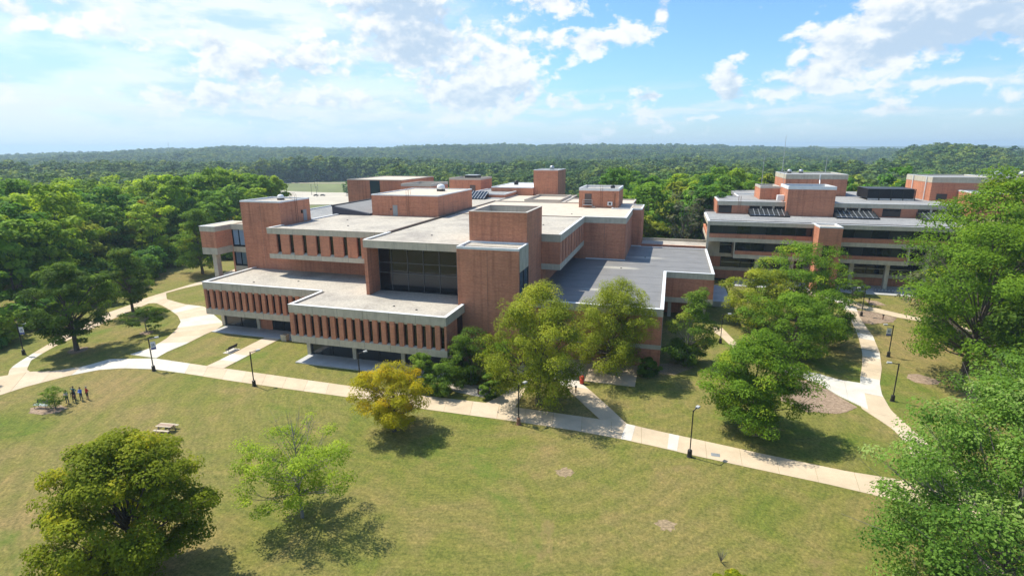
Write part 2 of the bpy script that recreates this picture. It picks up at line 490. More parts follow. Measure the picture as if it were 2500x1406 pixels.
class MB:
    """collects boxes / tubes into one part"""
    def __init__(s):
        s.v = []; s.f = []
    def add(s, v, f):
        k = len(s.v)
        s.v += [tuple(q) for q in v]
        s.f += [tuple(i + k for i in q) for q in f]
        return s
    def box(s, *a):
        return s.add(bv(*a), BOXF)
    def tube(s, pts, rad, n=6, cap=True):
        pts = [Vector(p) for p in pts]
        rings = []
        for i, p in enumerate(pts):
            d = (pts[min(i + 1, len(pts) - 1)] - pts[max(i - 1, 0)])
            d = d.normalized() if d.length > 1e-6 else Vector((0, 0, 1))
            a = d.orthogonal().normalized()
            b = d.cross(a)
            r = rad[i] if hasattr(rad, '__len__') else rad
            rings.append([p + (a * math.cos(2 * math.pi * k / n) + b * math.sin(2 * math.pi * k / n)) * r for k in range(n)])
        v = [q for rg in rings for q in rg]
        f = []
        for i in range(len(pts) - 1):
            for k in range(n):
                k2 = (k + 1) % n
                f.append((i * n + k, i * n + k2, (i + 1) * n + k2, (i + 1) * n + k))
        if cap:
            f.append(tuple(range(n - 1, -1, -1)))
            f.append(tuple((len(pts) - 1) * n + k for k in range(n)))
        return s.add(v, f)
    def lathe(s, prof, c=(0, 0), n=12):
        v = []; f = []
        for r, z in prof:
            for k in range(n):
                a = 2 * math.pi * k / n
                v.append((c[0] + r * math.cos(a), c[1] + r * math.sin(a), z))
        for i in range(len(prof) - 1):
            for k in range(n):
                k2 = (k + 1) % n
                f.append((i * n + k, i * n + k2, (i + 1) * n + k2, (i + 1) * n + k))
        f.append(tuple(range(n - 1, -1, -1)))
        f.append(tuple((len(prof) - 1) * n + k for k in range(n)))
        return s.add(v, f)
    def build(s, name, mt, parent=None, smooth=False):
        return mesh_obj(name, s.v, s.f, mt, parent, smooth)
def box(name, a, mt, parent=None):
    return mesh_obj(name, bv(*a), BOXF, mt, parent)
def copy_tree(o, parent=None):
    c = o.copy()
    COL.objects.link(c)
    c.parent = parent
    for ch in o.children:
        copy_tree(ch, c)
    return c

# ------------------------------------------------------------------ ground
def ss(x, a, b):
    t = np.clip((x - a) / (b - a), 0, 1)
    return t * t * (3 - 2 * t)
TH = np.array([-180, -75, -58, -52, -46, -41, -33, -22, -14, -7, 0, 5, 11, 15, 30, 75, 180.])
RIDGE = np.array([0, 0, 2, 14, 25, 26, 23, 33, 29, 31, 29, 23, 14, 9, 8, 8, 0.])
FARR = np.array([10, 10, 10, 12, 22, 30, 42, 46, 50, 52, 54, 54, 52, 50, 42, 30, 10.])
def hgt(x, y):
    x = np.asarray(x, float); y = np.asarray(y, float)
    r = np.hypot(x, y); th = np.degrees(np.arctan2(x, y))
    z = 1.2 * ss(y, 98, 118) * ss(x, 7, 16) * (1 - ss(r, 170, 230))
    z = z - 8 * ss(r, 215, 330) - 8 * ss(r, 780, 960)
    z = z + np.interp(th, TH, RIDGE) * ss(r, 950, 2100) * (1 - .55 * ss(r, 2300, 3300))
    z = z + 29 * np.exp(-((th - 21.5) / 5.0) ** 2 - ((r - 1060) / 230) ** 2)
    z = z + np.interp(th, TH, FARR) * ss(r, 4200, 6500)
    u = 3.2 * np.sin(x / 170. + 1.3) * np.cos(y / 210. + .4) + 1.8 * np.sin(x / 61. + y / 83.)
    z = z + u * ss(r, 420, 900)
    u2 = 9 * np.sin(x / 900. + .7) * np.cos(y / 1100. + 2.1)
    z = z + u2 * ss(r, 2200, 4000)
    return z
def H(x, y):
    return float(hgt(x, y))

def build_ground():
    th = list(np.arange(-66, 34.01, .5)) + list(np.arange(38, 294, 4.0))
    rr = list(np.arange(4, 60, 4)) + list(np.arange(60, 180, 3)) + list(np.arange(180, 420, 8)) + list(np.arange(420, 1000, 25)) + list(np.arange(1000, 3000, 70)) + list(np.arange(3000, 8000, 220)) + [8600, 9000]
    T, RR = np.meshgrid(np.radians(th), rr)
    X = RR * np.sin(T); Y = RR * np.cos(T)
    Z = hgt(X, Y)
    nT = len(th); nR = len(rr)
    v = np.stack([X, Y, Z], -1).reshape(-1, 3)
    v = np.vstack([v, [[0, 0, 0]]])
    faces = []
    mi = []
    for i in range(nR - 1):
        for j in range(nT):
            j2 = (j + 1) % nT
            faces.append((i * nT + j, i * nT + j2, (i + 1) * nT + j2, (i + 1) * nT + j))
            r = rr[i]; t = th[j] if th[j] <= 180 else th[j] - 360
            k = 0
            if r >= 330: k = 1
            if clearing(r, t): k = 2
            if r >= 2700: k = 3
            mi.append(k)
    c = len(v) - 1
    for j in range(nT):
        faces.append((c, (j + 1) % nT, j)); mi.append(0)
    faces = [tuple(reversed(f)) for f in faces]
    o = mesh_obj('ground', [tuple(p) for p in v], faces, 'lawn')
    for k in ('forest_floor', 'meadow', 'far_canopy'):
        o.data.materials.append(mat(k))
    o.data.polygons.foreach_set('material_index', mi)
    o.data.shade_smooth()
    tag(o, kind='structure')
def clearing(r, t):
    return ((-21.8 < t < -15.6 and 700 + 25 * abs(t + 18.5) < r < 1320 - 40 * abs(t + 18.5)) or (14.4 < t < 18.6 and 700 + 30 * abs(t - 16) < r < 1500 - 60 * abs(t - 16)) or (-42.5 < t < -29.5 and 330 < r < 690) or (-10.5 < t < -8.3 and 620 < r < 760))
build_ground()

# paving: every slab is a piece of its own
def ribbon(name, A, B, step, pattern, z, label_mat=None, thick=.10, draped=False):
    """slabs between edge polylines A and B (same direction)"""
    A = [Vector((*p, 0)) for p in A]; B = [Vector((*p, 0)) for p in B]
    def samp(pl, n):
        L = [0]
        for i in range(1, len(pl)):
            L.append(L[-1] + (pl[i] - pl[i - 1]).length)
        out = []
        for k in range(n + 1):
            s = L[-1] * k / n
            i = 1
            while i < len(L) - 1 and L[i] < s: i += 1
            t = (s - L[i - 1]) / max(1e-6, L[i] - L[i - 1])
            out.append(pl[i - 1].lerp(pl[i], min(1, max(0, t))))
        return out
    LA = sum((A[i + 1] - A[i]).length for i in range(len(A) - 1))
    LB = sum((B[i + 1] - B[i]).length for i in range(len(B) - 1))
    n = max(1, round((LA + LB) / 2 / step))
    sub = 4
    a = samp(A, n * sub); b = samp(B, n * sub)
    root = empty(name)
    tag(root, kind='structure')
    for k in range(n):
        aa = a[k * sub:(k + 1) * sub + 1]; bb = b[k * sub:(k + 1) * sub + 1]
        g = .012 / max(.5, (aa[-1] - aa[0]).length)
        aa = [aa[0].lerp(aa[-1], g)] + aa[1:-1] + [aa[-1].lerp(aa[0], g)]
        bb = [bb[0].lerp(bb[-1], g)] + bb[1:-1] + [bb[-1].lerp(bb[0], g)]
        dz = rng.uniform(-.006, .006)
        loop = aa + bb[::-1]
        top = [(p.x, p.y, z + dz + (H(p.x, p.y) + .03 if draped else 0)) for p in loop]
        bot = [(p[0], p[1], p[2] - thick) for p in top]
        q = len(loop)
        s = sub + 1
        f = [(i, i + 1, q - 2 - i, q - 1 - i) for i in range(s - 1)]
        f += [(i, i + q, (i + 1) % q + q, (i + 1) % q) for i in range(q)]
        # force upward tops
        e1 = Vector(top[1]) - Vector(top[0]); e2 = Vector(top[-1]) - Vector(top[0])
        if e1.cross(e2).z < 0:
            f = [tuple(reversed(x)) for x in f]
        mt = pattern(k, n)
        mesh_obj('slab', top + bot, f, mt, root)
    return root
def pat(pale=(), warm=.3):
    def fn(k, n):
        if k in pale: return 'slab_pale'
        return 'slab_warm' if rng.random() < warm else 'slab_tan'
    return fn

main_lo = [(-92, 33), (-85.5, 38.5), (-80.4, 42.95), (-80.09, 45.6), (-78.4, 49.8), (-76.4, 52.6), (-73.6, 54.0), (-69.1, 54.9), (-63.7, 54.9), (-55.7, 54.6), (-46.4, 54.45), (-36.8, 54.45), (-26.2, 54.05), (-15.4, 54.1), (-8.7, 53.9), (-3.4, 53.4), (0, 52.87), (3.4, 52.2), (9.6, 51.26), (15.7, 50.37), (18.4, 49.84), (26, 48.2), (34, 46.5)]
main_hi = [(-97, 37), (-90.5, 43.2), (-86.7, 47.8), (-85.1, 49.6), (-83, 50.1), (-81.7, 51.0), (-79.7, 53.1), (-78.8, 56.2), (-72.4, 58.2), (-62.7, 57.9), (-59.65, 57.9), (-49, 57.65), (-37.4, 57.4), (-27.8, 57.4), (-20.4, 57.6), (-16.35, 57.45), (-6.3, 57.2), (-3.2, 56.95), (0, 56.25), (3.7, 55.6), (10.4, 54.35), (17.8, 53.2), (22.2, 53.0), (28, 51.8), (35, 50.2)]
ribbon('path', main_lo, main_hi, 3.3, pat((7, 8, 9, 10, 11)), .03)
PATH1 = bpy.data.objects['path']
for q in ([(-3.55, 53.42), (-2.45, 53.28), (-2.25, 56.72), (-3.3, 56.93)], [(1.25, 52.72), (2.2, 52.52), (2.45, 55.78), (1.4, 55.96)]):
    mesh_obj('slab', [(x, y, .046) for x, y in q] + [(x, y, -.05) for x, y in q], [(0, 1, 2, 3), (0, 4, 5, 1), (1, 5, 6, 2), (2, 6, 7, 3), (3, 7, 4, 0)], 'slab_pale', PATH1)
outer = [(-86.7, 47.8), (-88.65, 49.2), (-89.7, 50.3), (-90.9, 52.1), (-93.1, 55.7), (-95.2, 59.5), (-99.6, 67.5), (-102.2, 73.4), (-103.3, 79.8), (-105.0, 84.9), (-105.4, 91.7), (-105.6, 96.1), (-105.75, 100.2), (-108, 112), (-112, 130)]
inner = [(-84.8, 49.4), (-86.3, 49.9), (-87.2, 50.6), (-89.6, 52.6), (-91, 55.0), (-92.5, 57.9), (-95.3, 65.5), (-96.9, 69.8), (-98.9, 75.5), (-100.4, 81.0), (-104.3, 88.6), (-104.2, 93.2), (-103.1, 97.6), (-105, 110), (-109, 129)]
ribbon('path', outer, inner, 3.0, pat((1, 2), .2), .034)
pl_l = [(-77.6, 58.4), (-77.04, 61.5), (-78.5, 65.6), (-80.8, 69.6), (-83.8, 73.4), (-87.6, 76.3), (-91.5, 78.5), (-95.8, 80.6), (-99.45, 82.1), (-101.5, 81.0)]
pl_r = [(-72.4, 58.3), (-73.1, 60.8), (-73.2, 64.4), (-74.0, 68.9), (-74.1, 71.2), (-75.1, 74.5), (-87.7, 82.6), (-93, 82.9), (-99.8, 85.0), (-104.3, 88.9)]
ribbon('path', pl_l, pl_r, 3.2, lambda k, n: 'slab_pale' if k in (0, 1, 5, 6, 9) else ('slab_warm' if k % 3 else 'slab_tan'), .042)
ribbon('path', [(-62.6, 57.7), (-62.6, 60.1), (-63.1, 69.4), (-63.1, 70.6)], [(-59.6, 57.7), (-59.7, 60), (-60.2, 69.4), (-60.2, 70.6)], 2.8, pat((1,), .5), .046)
ribbon('path', [(-20.2, 57.5), (-19.0, 59.9), (-18.0, 63.9), (-17.3, 67.2)], [(-16.4, 57.3), (-16.5, 62.3), (-16.4, 66.1), (-16.0, 68)], 3.0, pat(), .046)
ribbon('path', [(-6.2, 57.1), (-11.75, 64.7), (-16.2, 70)], [(-3.2, 56.9), (-5.6, 60.5), (-8.4, 64.5), (-12.6, 70)], 3.4, pat((3,)), .050)
rp_l = [(32.0, 113.6), (32.2, 106.8), (30.9, 97.2), (29.2, 89.0), (27.6, 83.4), (25.9, 78.2), (23.2, 68.4), (25.0, 63.6), (25.2, 60.3), (24.0, 53)]
rp_r = [(34.6, 112.5), (33.8, 107.2), (33.2, 97.8), (31.7, 89.7), (29.8, 82.6), (27.8, 76.9), (26.9, 73.2), (26.4, 68.5), (27.0, 63.6), (28.2, 58), (28.0, 52)]
ribbon('path', rp_l, rp_r, 3.0, pat((0, 5, 8, 12, 13)), .034, draped=True)
ribbon('path', [(16.5, 80.5), (21.0, 78.1), (22.9, 76.7), (25.6, 76.2)], [(15.5, 77.5), (20, 75.0), (21.5, 71.4), (23.9, 68.0)], 2.6, lambda k, n: 'slab_pale', .044, draped=True)
ribbon('path', [(27, 124), (31.8, 119.8), (35.0, 116.6), (36.3, 113.4), (40.9, 110.2), (44.4, 108.1), (52, 104)], [(25, 121), (31.0, 115.8), (32.9, 113.0), (35.6, 110.9), (40.2, 108.0), (43.9, 106.7), (51, 102.5)], 3.0, pat((2, 3), .5), .042, draped=True)
ribbon('path', [(8.4, 96.0), (9.8, 95.8), (11.5, 87.8), (13, 82)], [(8.4, 92.7), (9.2, 91), (10.4, 86.6), (11.6, 82)], 2.5, pat(), .03, draped=True)
# patios
def slab(name, a, mt):
    o = box(name, a, mt); tag(o, kind='structure'); return o
slab('patio', (-51.1, -27.9, 62.36, 66.4, -.1, .14), 'patio_grey')
slab('patio', (-74.15, -53.0, 70.45, 74.6, -.1, .07), 'patio_grey')
slab('patio', (-19.2, -3.0, 67.2, 74.4, -.1, .075), 'slab_tan')
slab('patio', (14, 60, 122.5, 131, .6, 1.29), 'patio_grey')
slab('kerb', (34.4, 60, 122.2, 122.48, .6, 1.33), 'slab_pale')
slab('patio', (8.2, 12.2, 108.5, 122.4, .2, 1.25), 'patio_grey')
def flat_patch(name, poly, z, mt, label, cat):
    cx = sum(p[0] for p in poly) / len(poly); cy = sum(p[1] for p in poly) / len(poly)
    pts = []
    n = len(poly)
    for i in range(n):
        a, b = poly[i], poly[(i + 1) % n]
        for k in range(4):
            t = k / 4
            x, y = a[0] + (b[0] - a[0]) * t, a[1] + (b[1] - a[1]) * t
            j = rng.uniform(-.04, .04)
            pts.append((x + (x - cx) * j, y + (y - cy) * j))
    v = [(x, y, H(x, y) + z) for x, y in pts] + [(x, y, H(x, y) - .25) for x, y in pts] + [(cx, cy, H(cx, cy) + z + (.06 if 'bare' not in name else .002))]
    q = len(pts)
    f = [(i, (i + 1) % q, 2 * q) for i in range(q)] + [((i + 1) % q, i, i + q, (i + 1) % q + q) for i in range(q)]
    o = mesh_obj(name, v, f, mt)
    tag(o, label, cat, kind='stuff')
    return o
flat_patch('mulch_bed', [(32.6, 110.0), (35.9, 110.6), (40.0, 108.0), (38.6, 105.6), (34.9, 103.9), (33.0, 104)], .03, 'mulch', 'brown mulch bed between the forking paths by the back building', 'mulch')
flat_patch('mulch_bed', [(37.6, 117.9), (39.4, 116.9), (40.3, 114.6), (37.4, 113.9)], .03, 'mulch', 'small mulch patch above the crossing path by the back building', 'mulch')
flat_patch('mulch_bed', [(15.5, 75.5), (19.9, 74.9), (21.4, 71.3), (22.8, 68.5), (21.8, 67.2), (20, 65.9), (17, 65.6), (14.5, 68)], .03, 'mulch', 'brown mulch bed beside the pale path and feathery tree', 'mulch')
flat_patch('gravel_bed', [(-27.5, 61.5), (-22.5, 62.2), (-19.8, 61.1), (-19.9, 59.0), (-21.5, 59.0), (-25, 59.5)], .03, 'gravel_bed', 'pale gravel bed at the foot of the tall shrubs', 'gravel')
for (x, y, rr_) in ((-87.2, 57.5, 1.5), (-97.2, 75.3, 1.3), (-84.4, 67.1, 1.1), (10.1, 59.2, 1.4), (33.8, 79.9, 1.8)):
    flat_patch('mulch_ring', [(x + rr_ * math.cos(a) * rng.uniform(.8, 1.2), y + rr_ * math.sin(a) * rng.uniform(.8, 1.2)) for a in np.linspace(0, 2 * math.pi, 9)[:-1]], .02, 'mulch', 'ring of mulch round the foot of a lawn tree', 'mulch')
flat_patch('mulch_ring', [(-72.6, 41.4), (-71.5, 40.5), (-69.5, 40.6), (-68.2, 41.6), (-68.4, 42.7), (-70, 43), (-72, 42.6)], .02, 'mulch', 'pale mulch patch under the bench and sapling', 'mulch')
for (x, y) in ((-8.1, 45.7), (1.4, 40.6)):
    flat_patch('bare_patch', [(x + .95 * math.cos(a) * rng.uniform(.6, 1.25), y + .8 * math.sin(a) * rng.uniform(.6, 1.25)) for a in np.linspace(0, 2 * math.pi, 24)[:-1]], .006, 'bare_soil', 'bare patch of soil in the %s part of the front lawn' % ('middle' if x < 0 else 'right hand'), 'soil')
flat_patch('bare_patch', [(-8, 73.5), (-2, 75.0), (1.6, 77.0), (4.5, 76), (2.0, 72.6), (-2, 72.4)], .012, 'bare_soil', 'shaded bare soil below the low wing', 'soil')

# ------------------------------------------------------------------ main building
B1 = empty('campus_building', (-40, 66, 0), label='sprawling stepped brick and concrete building with stacked overhanging blocks and flat gravel roofs', cat='building')
OFF = (-40, 66, 0)
def shift(o, off=OFF):
    """meshes are written in world coordinates; keep them there under the thing's Empty"""
    o.data.transform(Matrix.Translation((-off[0], -off[1], -off[2])))
    return o
class Bld:
    def __init__(s, root, off):
        s.r = root; s.o = off
    def box(s, name, a, mt, parent=None):
        o = box(name, a, mt, parent or s.r)
        return shift(o, s.o)
    def mb(s, name, b, mt, parent=None, smooth=False):
        return shift(b.build(name, mt, parent or s.r, smooth), s.o)
    def mass(s, x0, x1, y0, y1, z0, z1, wall='brick', roof='roof_gravel', fascia=None, cop='coping', lip=.26, w=.28, name='wall', parapet=True):
        """a block: wall mass, roof surface sunk behind a coping, optional concrete fascia band of given height"""
        e = .03
        top = z1 - lip
        if fascia:
            s.box(name, (x0 + .05, x1 - .05, y0 + .05, y1 - .05, z0, z1 - fascia), wall)
            f = MB()
            f.box(x0, x1, y0, y0 + w, z1 - fascia, z1 - .05).box(x0, x1, y1 - w, y1, z1 - fascia, z1 - .05)
            f.box(x0, x0 + w, y0 + w, y1 - w, z1 - fascia, z1 - .05).box(x1 - w, x1, y0 + w, y1 - w, z1 - fascia, z1 - .05)
            s.mb('fascia', f, 'concrete')
        else:
            s.box(name, (x0, x1, y0, y1, z0, top - .02), wall)
        s.box('roof', (x0 + w, x1 - w, y0 + w, y1 - w, top - .3, top), roof)
        if parapet:
            c = MB()
            zc = z1 - .05 if fascia else top - .02
            c.box(x0 - e, x1 + e, y0 - e, y0 + w + e, zc, z1).box(x0 - e, x1 + e, y1 - w - e, y1 + e, zc, z1)
            c.box(x0 - e, x0 + w + e, y0 + w + e, y1 - w - e, zc, z1).box(x1 - w - e, x1 + e, y0 + w + e, y1 - w - e, zc, z1)
            s.mb('coping', c, cop)
b = Bld(B1, OFF)

Z1, Z2 = 8.66, 16.9
# --- low front wing (two stepped pier fronts on one roof) -----------------
def pier_front(x0, x1, y, first, pitch, n, zt=Z1, tint='glass_brown'):
    """concrete fascia, brick piers, slot windows between them, sill blocks, lower band"""
    b.box('fascia', (x0, x1, y, y + .45, 7.42, zt - .05), 'concrete')
    b.box('coping', (x0 - .03, x1 + .03, y - .03, y + .45, zt - .05, zt), 'coping')
    b.box('lower_band', (x0, x1, y, y + .45, 3.0, 3.97), 'concrete')
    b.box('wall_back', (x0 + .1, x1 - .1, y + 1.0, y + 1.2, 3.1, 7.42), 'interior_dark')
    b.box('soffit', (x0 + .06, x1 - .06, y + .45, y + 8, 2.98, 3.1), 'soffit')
    sw = .62
    ed = [x0] + [first + pitch * i for i in range(n)] + [x1]
    px = x0 + .04
    for i in range(n + 1):
        qx = (first + pitch * i - sw / 2) if i < n else x1 - .04
        b.box('pier', (px, qx, y + .05, y + .95, 3.97, 7.42), 'brick')
        if i < n:
            c = first + pitch * i
            b.box('window', (c - sw / 2, c + sw / 2, y + .42, y + .46, 4.15, 7.42), tint)
            sil = MB()
            v = [(c - sw / 2, y - .02, 3.97), (c + sw / 2, y - .02, 3.97), (c + sw / 2, y + .62, 3.97), (c - sw / 2, y + .62, 3.97),
                 (c - sw / 2, y + .1, 4.06), (c + sw / 2, y + .1, 4.06), (c + sw / 2, y + .62, 4.2), (c - sw / 2, y + .62, 4.2)]
            sil.add(v, BOXF)
            b.mb('sill', sil, 'concrete')
            b.box('lintel', (c - sw / 2, c + sw / 2, y + .24, y + .41, 7.12, 7.42), 'concrete')
        px = qx + sw
pier_front(-51.85, -27.4, 63.03, -50.78, 1.336, 18)
pier_front(-75.0, -51.86, 70.9, -74.15, 1.305, 17)
# side faces of the two blocks
b.box('side_fascia', (-27.85, -27.4, 63.48, 69.75, 7.42, Z1 - .05), 'concrete')
b.box('side_wall', (-27.75, -27.44, 63.98, 66.9, 3.05, 7.42), 'brick')
b.box('side_band', (-27.85, -27.4, 63.48, 69.75, 3.0, 3.9), 'concrete')
b.box('window', (-27.80, -27.76, 66.9, 69.7, 3.9, 7.42), 'glass_dark')
b.box('coping', (-27.85, -27.37, 63.48, 69.75, Z1 - .05, Z1), 'coping')
b.box('side_fascia', (-51.85, -51.4, 63.48, 70.85, 7.42, Z1 - .05), 'concrete')
b.box('side_wall', (-51.81, -51.45, 63.98, 70.85, 3.05, 7.42), 'brick')
b.box('coping', (-51.88, -51.4, 63.48, 70.85, Z1 - .05, Z1), 'coping')
b.box('side_fascia', (-75.0, -74.55, 71.35, 83.2, 7.42, Z1 - .05), 'concrete')
b.box('side_wall', (-74.96, -74.6, 71.85, 83.2, 3.05, 7.42), 'brick')
b.box('side_band', (-75.0, -74.55, 71.35, 83.2, 3.0, 3.97), 'concrete')
b.box('coping', (-75.03, -74.55, 71.35, 83.2, Z1 - .05, Z1), 'coping')
b.box('roof', (-74.5, -51.4, 71.36, 83.3, 8.0, 8.40), 'roof_gravel')
b.box('roof', (-51.39, -27.86, 63.49, 75.0, 8.0, 8.402), 'roof_gravel')
b.box('roof', (-51.39, -44.4, 75.0, 83.3, 8.0, 8.401), 'roof_gravel')
b.box('floor_slab', (-74.5, -27.9, 72.2, 83.3, 3.1, 3.4), 'interior_floor')
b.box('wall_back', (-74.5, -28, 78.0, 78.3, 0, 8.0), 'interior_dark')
# ground floor under the two blocks: columns, glazing, brick panel
def column(x0, x1, y0, y1, z0, z1, r=None):
    (r or b).box('column', (x0, x1, y0, y1, z0, z1), 'concrete_col')
for x0, x1 in ((-51.39, -50.79), (-43.6, -43.02), (-35.7, -35.11), (-28.5, -27.95)):
    column(x0, x1, 65.65, 66.35, .02, 3.0)
for x0, x1 in ((-74.94, -74.34), (-67.5, -66.89), (-55.5, -54.9)):
    column(x0, x1, 73.8, 74.5, .02, 3.0)
PANES = ['glass_dark', 'glass_dark', 'glass_grey', 'glass_dark', 'grey_panel', 'glass_dark']
def glazing(x0, x1, y, z0, z1, nx, nz=1, gl='glass_grey', fr='dark_metal', r=None, bar=.07):
    r = r or b
    for i in range(nx):
        for k in range(nz):
            a = x0 + (x1 - x0) * i / nx; c = x0 + (x1 - x0) * (i + 1) / nx
            d = z0 + (z1 - z0) * k / nz; e = z0 + (z1 - z0) * (k + 1) / nz
            r.box('pane', (a + .02, c - .02, y, y + .03, d + .02, e - .02), gl)
    for i in range(nx + 1):
        a = x0 + (x1 - x0) * i / nx
        r.box('mullion', (a - bar / 2, a + bar / 2, y - .08, y + .06, z0, z1), fr)
    for k in range(nz + 1):
        d = z0 + (z1 - z0) * k / nz
        r.box('transom', (x0, x1, y - .05, y + .05, d - bar / 2, d + bar / 2), fr)
glazing(-50.79, -43.6, 66.0, .15, 2.98, 2)
glazing(-43.02, -35.7, 66.0, .15, 2.98, 2)
glazing(-35.11, -28.5, 66.0, .15, 2.98, 2)
b.box('wall', (-51.3, -51.0, 66.35, 74.0, 0, 3.0), 'brick')
b.box('interior_wall', (-50.8, -28.2, 69.4, 69.6, 0, 3.0), 'interior_dark')
glazing(-74.34, -67.5, 74.1, .08, 2.98, 2)
b.box('wall', (-66.88, -64.5, 74.05, 74.4, 0, 3.0), 'brick')
glazing(-64.45, -55.5, 74.15, .08, 2.98, 4, gl='glass_dark')
b.box('wall', (-54.9, -51.9, 74.05, 74.4, 0, 3.0), 'brick')
b.box('wall', (-74.9, -74.6, 74.5, 83, 0, 3.0), 'brick')

# --- stair tower at the left, with door and ladder ------------------------
b.mass(-76.6, -68.0, 83.3, 92.0, 0, 21.05, roof='roof_gravel', cop='coping', w=.22, name='tower')
b.box('door', (-68.0, -67.93, 89.75, 90.75, 16.75, 18.9), 'door_paint')
b.box('wall_lamp', (-68.0, -67.8, 89.2, 89.45, 18.3, 18.9), 'black_metal')
def ladder(bb, x, y, z0, z1, axis, mt='rust', hoop=True, off=.25):
    """axis 'y': rungs run along y on a wall facing +x ; axis 'x': on a wall facing -y"""
    L = MB()
    w = .25
    def p(a, d, z):
        return (x + d, y + a, z) if axis == 'y' else (x + a, y - d, z)
    for a in (-w, w):
        L.tube([p(a, off, z0), p(a, off, z1 + 1.0)], .03, 5)
    z = z0 + .25
    while z < z1 + .2:
        L.tube([p(-w, off, z), p(w, off, z)], .018, 4); z += .33
    if hoop:
        for a in (-w, w):
            L.tube([p(a, off, z1 + .9), p(a, off - .3, z1 + 1.25), p(a, off - .8, z1 + 1.2), p(a, off - 1.0, z1)], .03, 5)
    return bb.mb('ladder', L, mt)
ladder(b, -68.0, 87.6, 16.7, 21.0, 'y')

# --- upper storey left: overhang with seven slots -------------------------
b.box('wall', (-68.0, -44.6, 83.3, 84.0, 8.2, 12.4), 'brick')
yU = 79.07
b.box('fascia', (-67.75, -44.75, yU, yU + .45, 15.85, Z2 - .05), 'concrete')
b.box('coping', (-67.78, -44.6, yU - .03, yU + .45, Z2 - .05, Z2), 'coping_tan')
b.box('coping', (-67.78, -67.33, yU + .45, 83.28, Z2 - .05, Z2), 'coping')
b.box('fascia_return', (-67.75, -67.33, yU + .45, 83.3, 15.85, Z2 - .05), 'concrete')
b.box('lower_band', (-67.7, -44.5, yU, yU + .45, 11.5, 12.3), 'concrete')
b.box('lower_band_return', (-67.7, -67.3, yU + .45, 83.3, 11.5, 12.3), 'concrete')
b.box('side_wall', (-67.65, -67.3, yU + .1, 83.3, 12.3, 15.85), 'brick')
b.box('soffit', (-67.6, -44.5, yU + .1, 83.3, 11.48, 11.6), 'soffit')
b.box('strip_window', (-64.9, -45, 83.22, 83.28, 10.9, 11.45), 'glass_dark')
slots = [(-65.97, -65.14), (-63.36, -62.5), (-60.7, -59.88), (-57.99, -57.19), (-55.36, -54.58), (-52.71, -51.9), (-50.04, -49.31), (-47.4, -46.6)]
px = -67.65
for a, c in slots + [(-44.5, None)]:
    b.box('pier', (px, a, yU + .08, yU + .95, 12.3, 15.85), 'brick')
    if c is not None:
        b.box('window', (a, c, yU + .40, yU + .44, 12.7, 15.85), 'glass_brown')
        b.mb('sill', MB().add([(a, yU - .02, 12.3), (c, yU - .02, 12.3), (c, yU + .62, 12.3), (a, yU + .62, 12.3), (a, yU + .1, 12.45), (c, yU + .1, 12.45), (c, yU + .62, 12.72), (a, yU + .62, 12.72)], BOXF), 'concrete')
        px = c
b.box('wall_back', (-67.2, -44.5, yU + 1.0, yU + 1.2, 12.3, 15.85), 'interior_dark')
b.box('roof', (-67.3, -44.75, yU + .46, 101.6, 16.2, 16.68), 'roof_gravel')
b.box('coping', (-68.05, -67.6, 92.0, 100.9, 16.4, Z2), 'coping')
b.box('mass', (-67.9, -44.7, 84.2, 146, 8.2, 16.2), 'brick')
b.box('roof', (-60.2, -44.75, 101.6, 145.0, 16.2, 16.682), 'roof_gravel')
b.box('roof', (-67.3, -60.3, 121, 145, 16.2, 16.681), 'roof_gravel')
b.box('coping', (-67.6, -44.3, 145.0, 145.4, 16.4, 16.95), 'coping')
b.box('joint', (-44.78, -44.42, 80.0, 137.5, 16.3, 16.93), 'joint_metal')
b.box('roof_joint', (-44.0, -16.8, 108.85, 109.15, 16.5, 16.80), 'joint_metal')

# --- glazed bay in the middle --------------------------------------------
yC = 71.46
b.box('fascia', (-44.15, -28.5, yC, yC + .6, 15.76, Z2 - .05), 'concrete')
b.box('coping', (-44.2, -28.5, yC - .03, yC + .6, Z2 - .05, Z2), 'coping_tan')
b.box('coping', (-44.42, -44.0, yC + .6, 80.0, Z2 - .05, Z2 + .02), 'coping')
b.box('fascia_return', (-44.4, -44.0, yC + .6, 80, 15.76, Z2 - .05), 'concrete')
b.box('wing_wall', (-44.15, -43.62, yC + .04, 74.8, 8.35, 15.76), 'brick')
b.box('wall', (-44.15, -43.62, 74.8, 84.2, 8.0, 15.9), 'brick')
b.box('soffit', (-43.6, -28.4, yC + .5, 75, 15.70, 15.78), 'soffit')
gx = [-43.6, -41.43, -38.65, -35.98, -33.29, -30.45, -28.4]
gz = [8.5, 11.3, 12.92, 15.7]
for i in range(6):
    for k in range(3):
        b.box('pane', (gx[i] + .03, gx[i + 1] - .03, 74.90, 74.93, gz[k] + .03, gz[k + 1] - .03), 'glass_dark')
    if i:
        b.box('grey_panel', (gx[i] - .2 if i == 1 else gx[i] + .02, gx[i + 1] - .02, 74.885, 74.897, 9.35, 11.22), 'grey_panel')  # thin grey sheets, a little lighter, just in front of the lower panes
for i in range(7):
    b.box('mullion', (gx[i] - .045, gx[i] + .045, 74.80, 74.96, 8.4, 15.72), 'mullion_grey')
for z in gz[:-1]:
    b.box('transom', (-43.6, -28.4, 74.82, 74.95, z - .05, z + .05), 'mullion_grey')
b.box('base_flashing', (-43.6, -28.4, 74.7, 74.78, 8.4, 8.58), 'black_metal')
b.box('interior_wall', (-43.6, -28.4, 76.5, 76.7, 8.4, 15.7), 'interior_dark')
b.box('roof', (-44.0, -19.6, yC + .61, 84.42, 16.2, 16.68), 'roof_gravel')
b.box('roof', (-44.0, -16.85, 84.42, 108.8, 16.2, 16.681), 'roof_gravel')
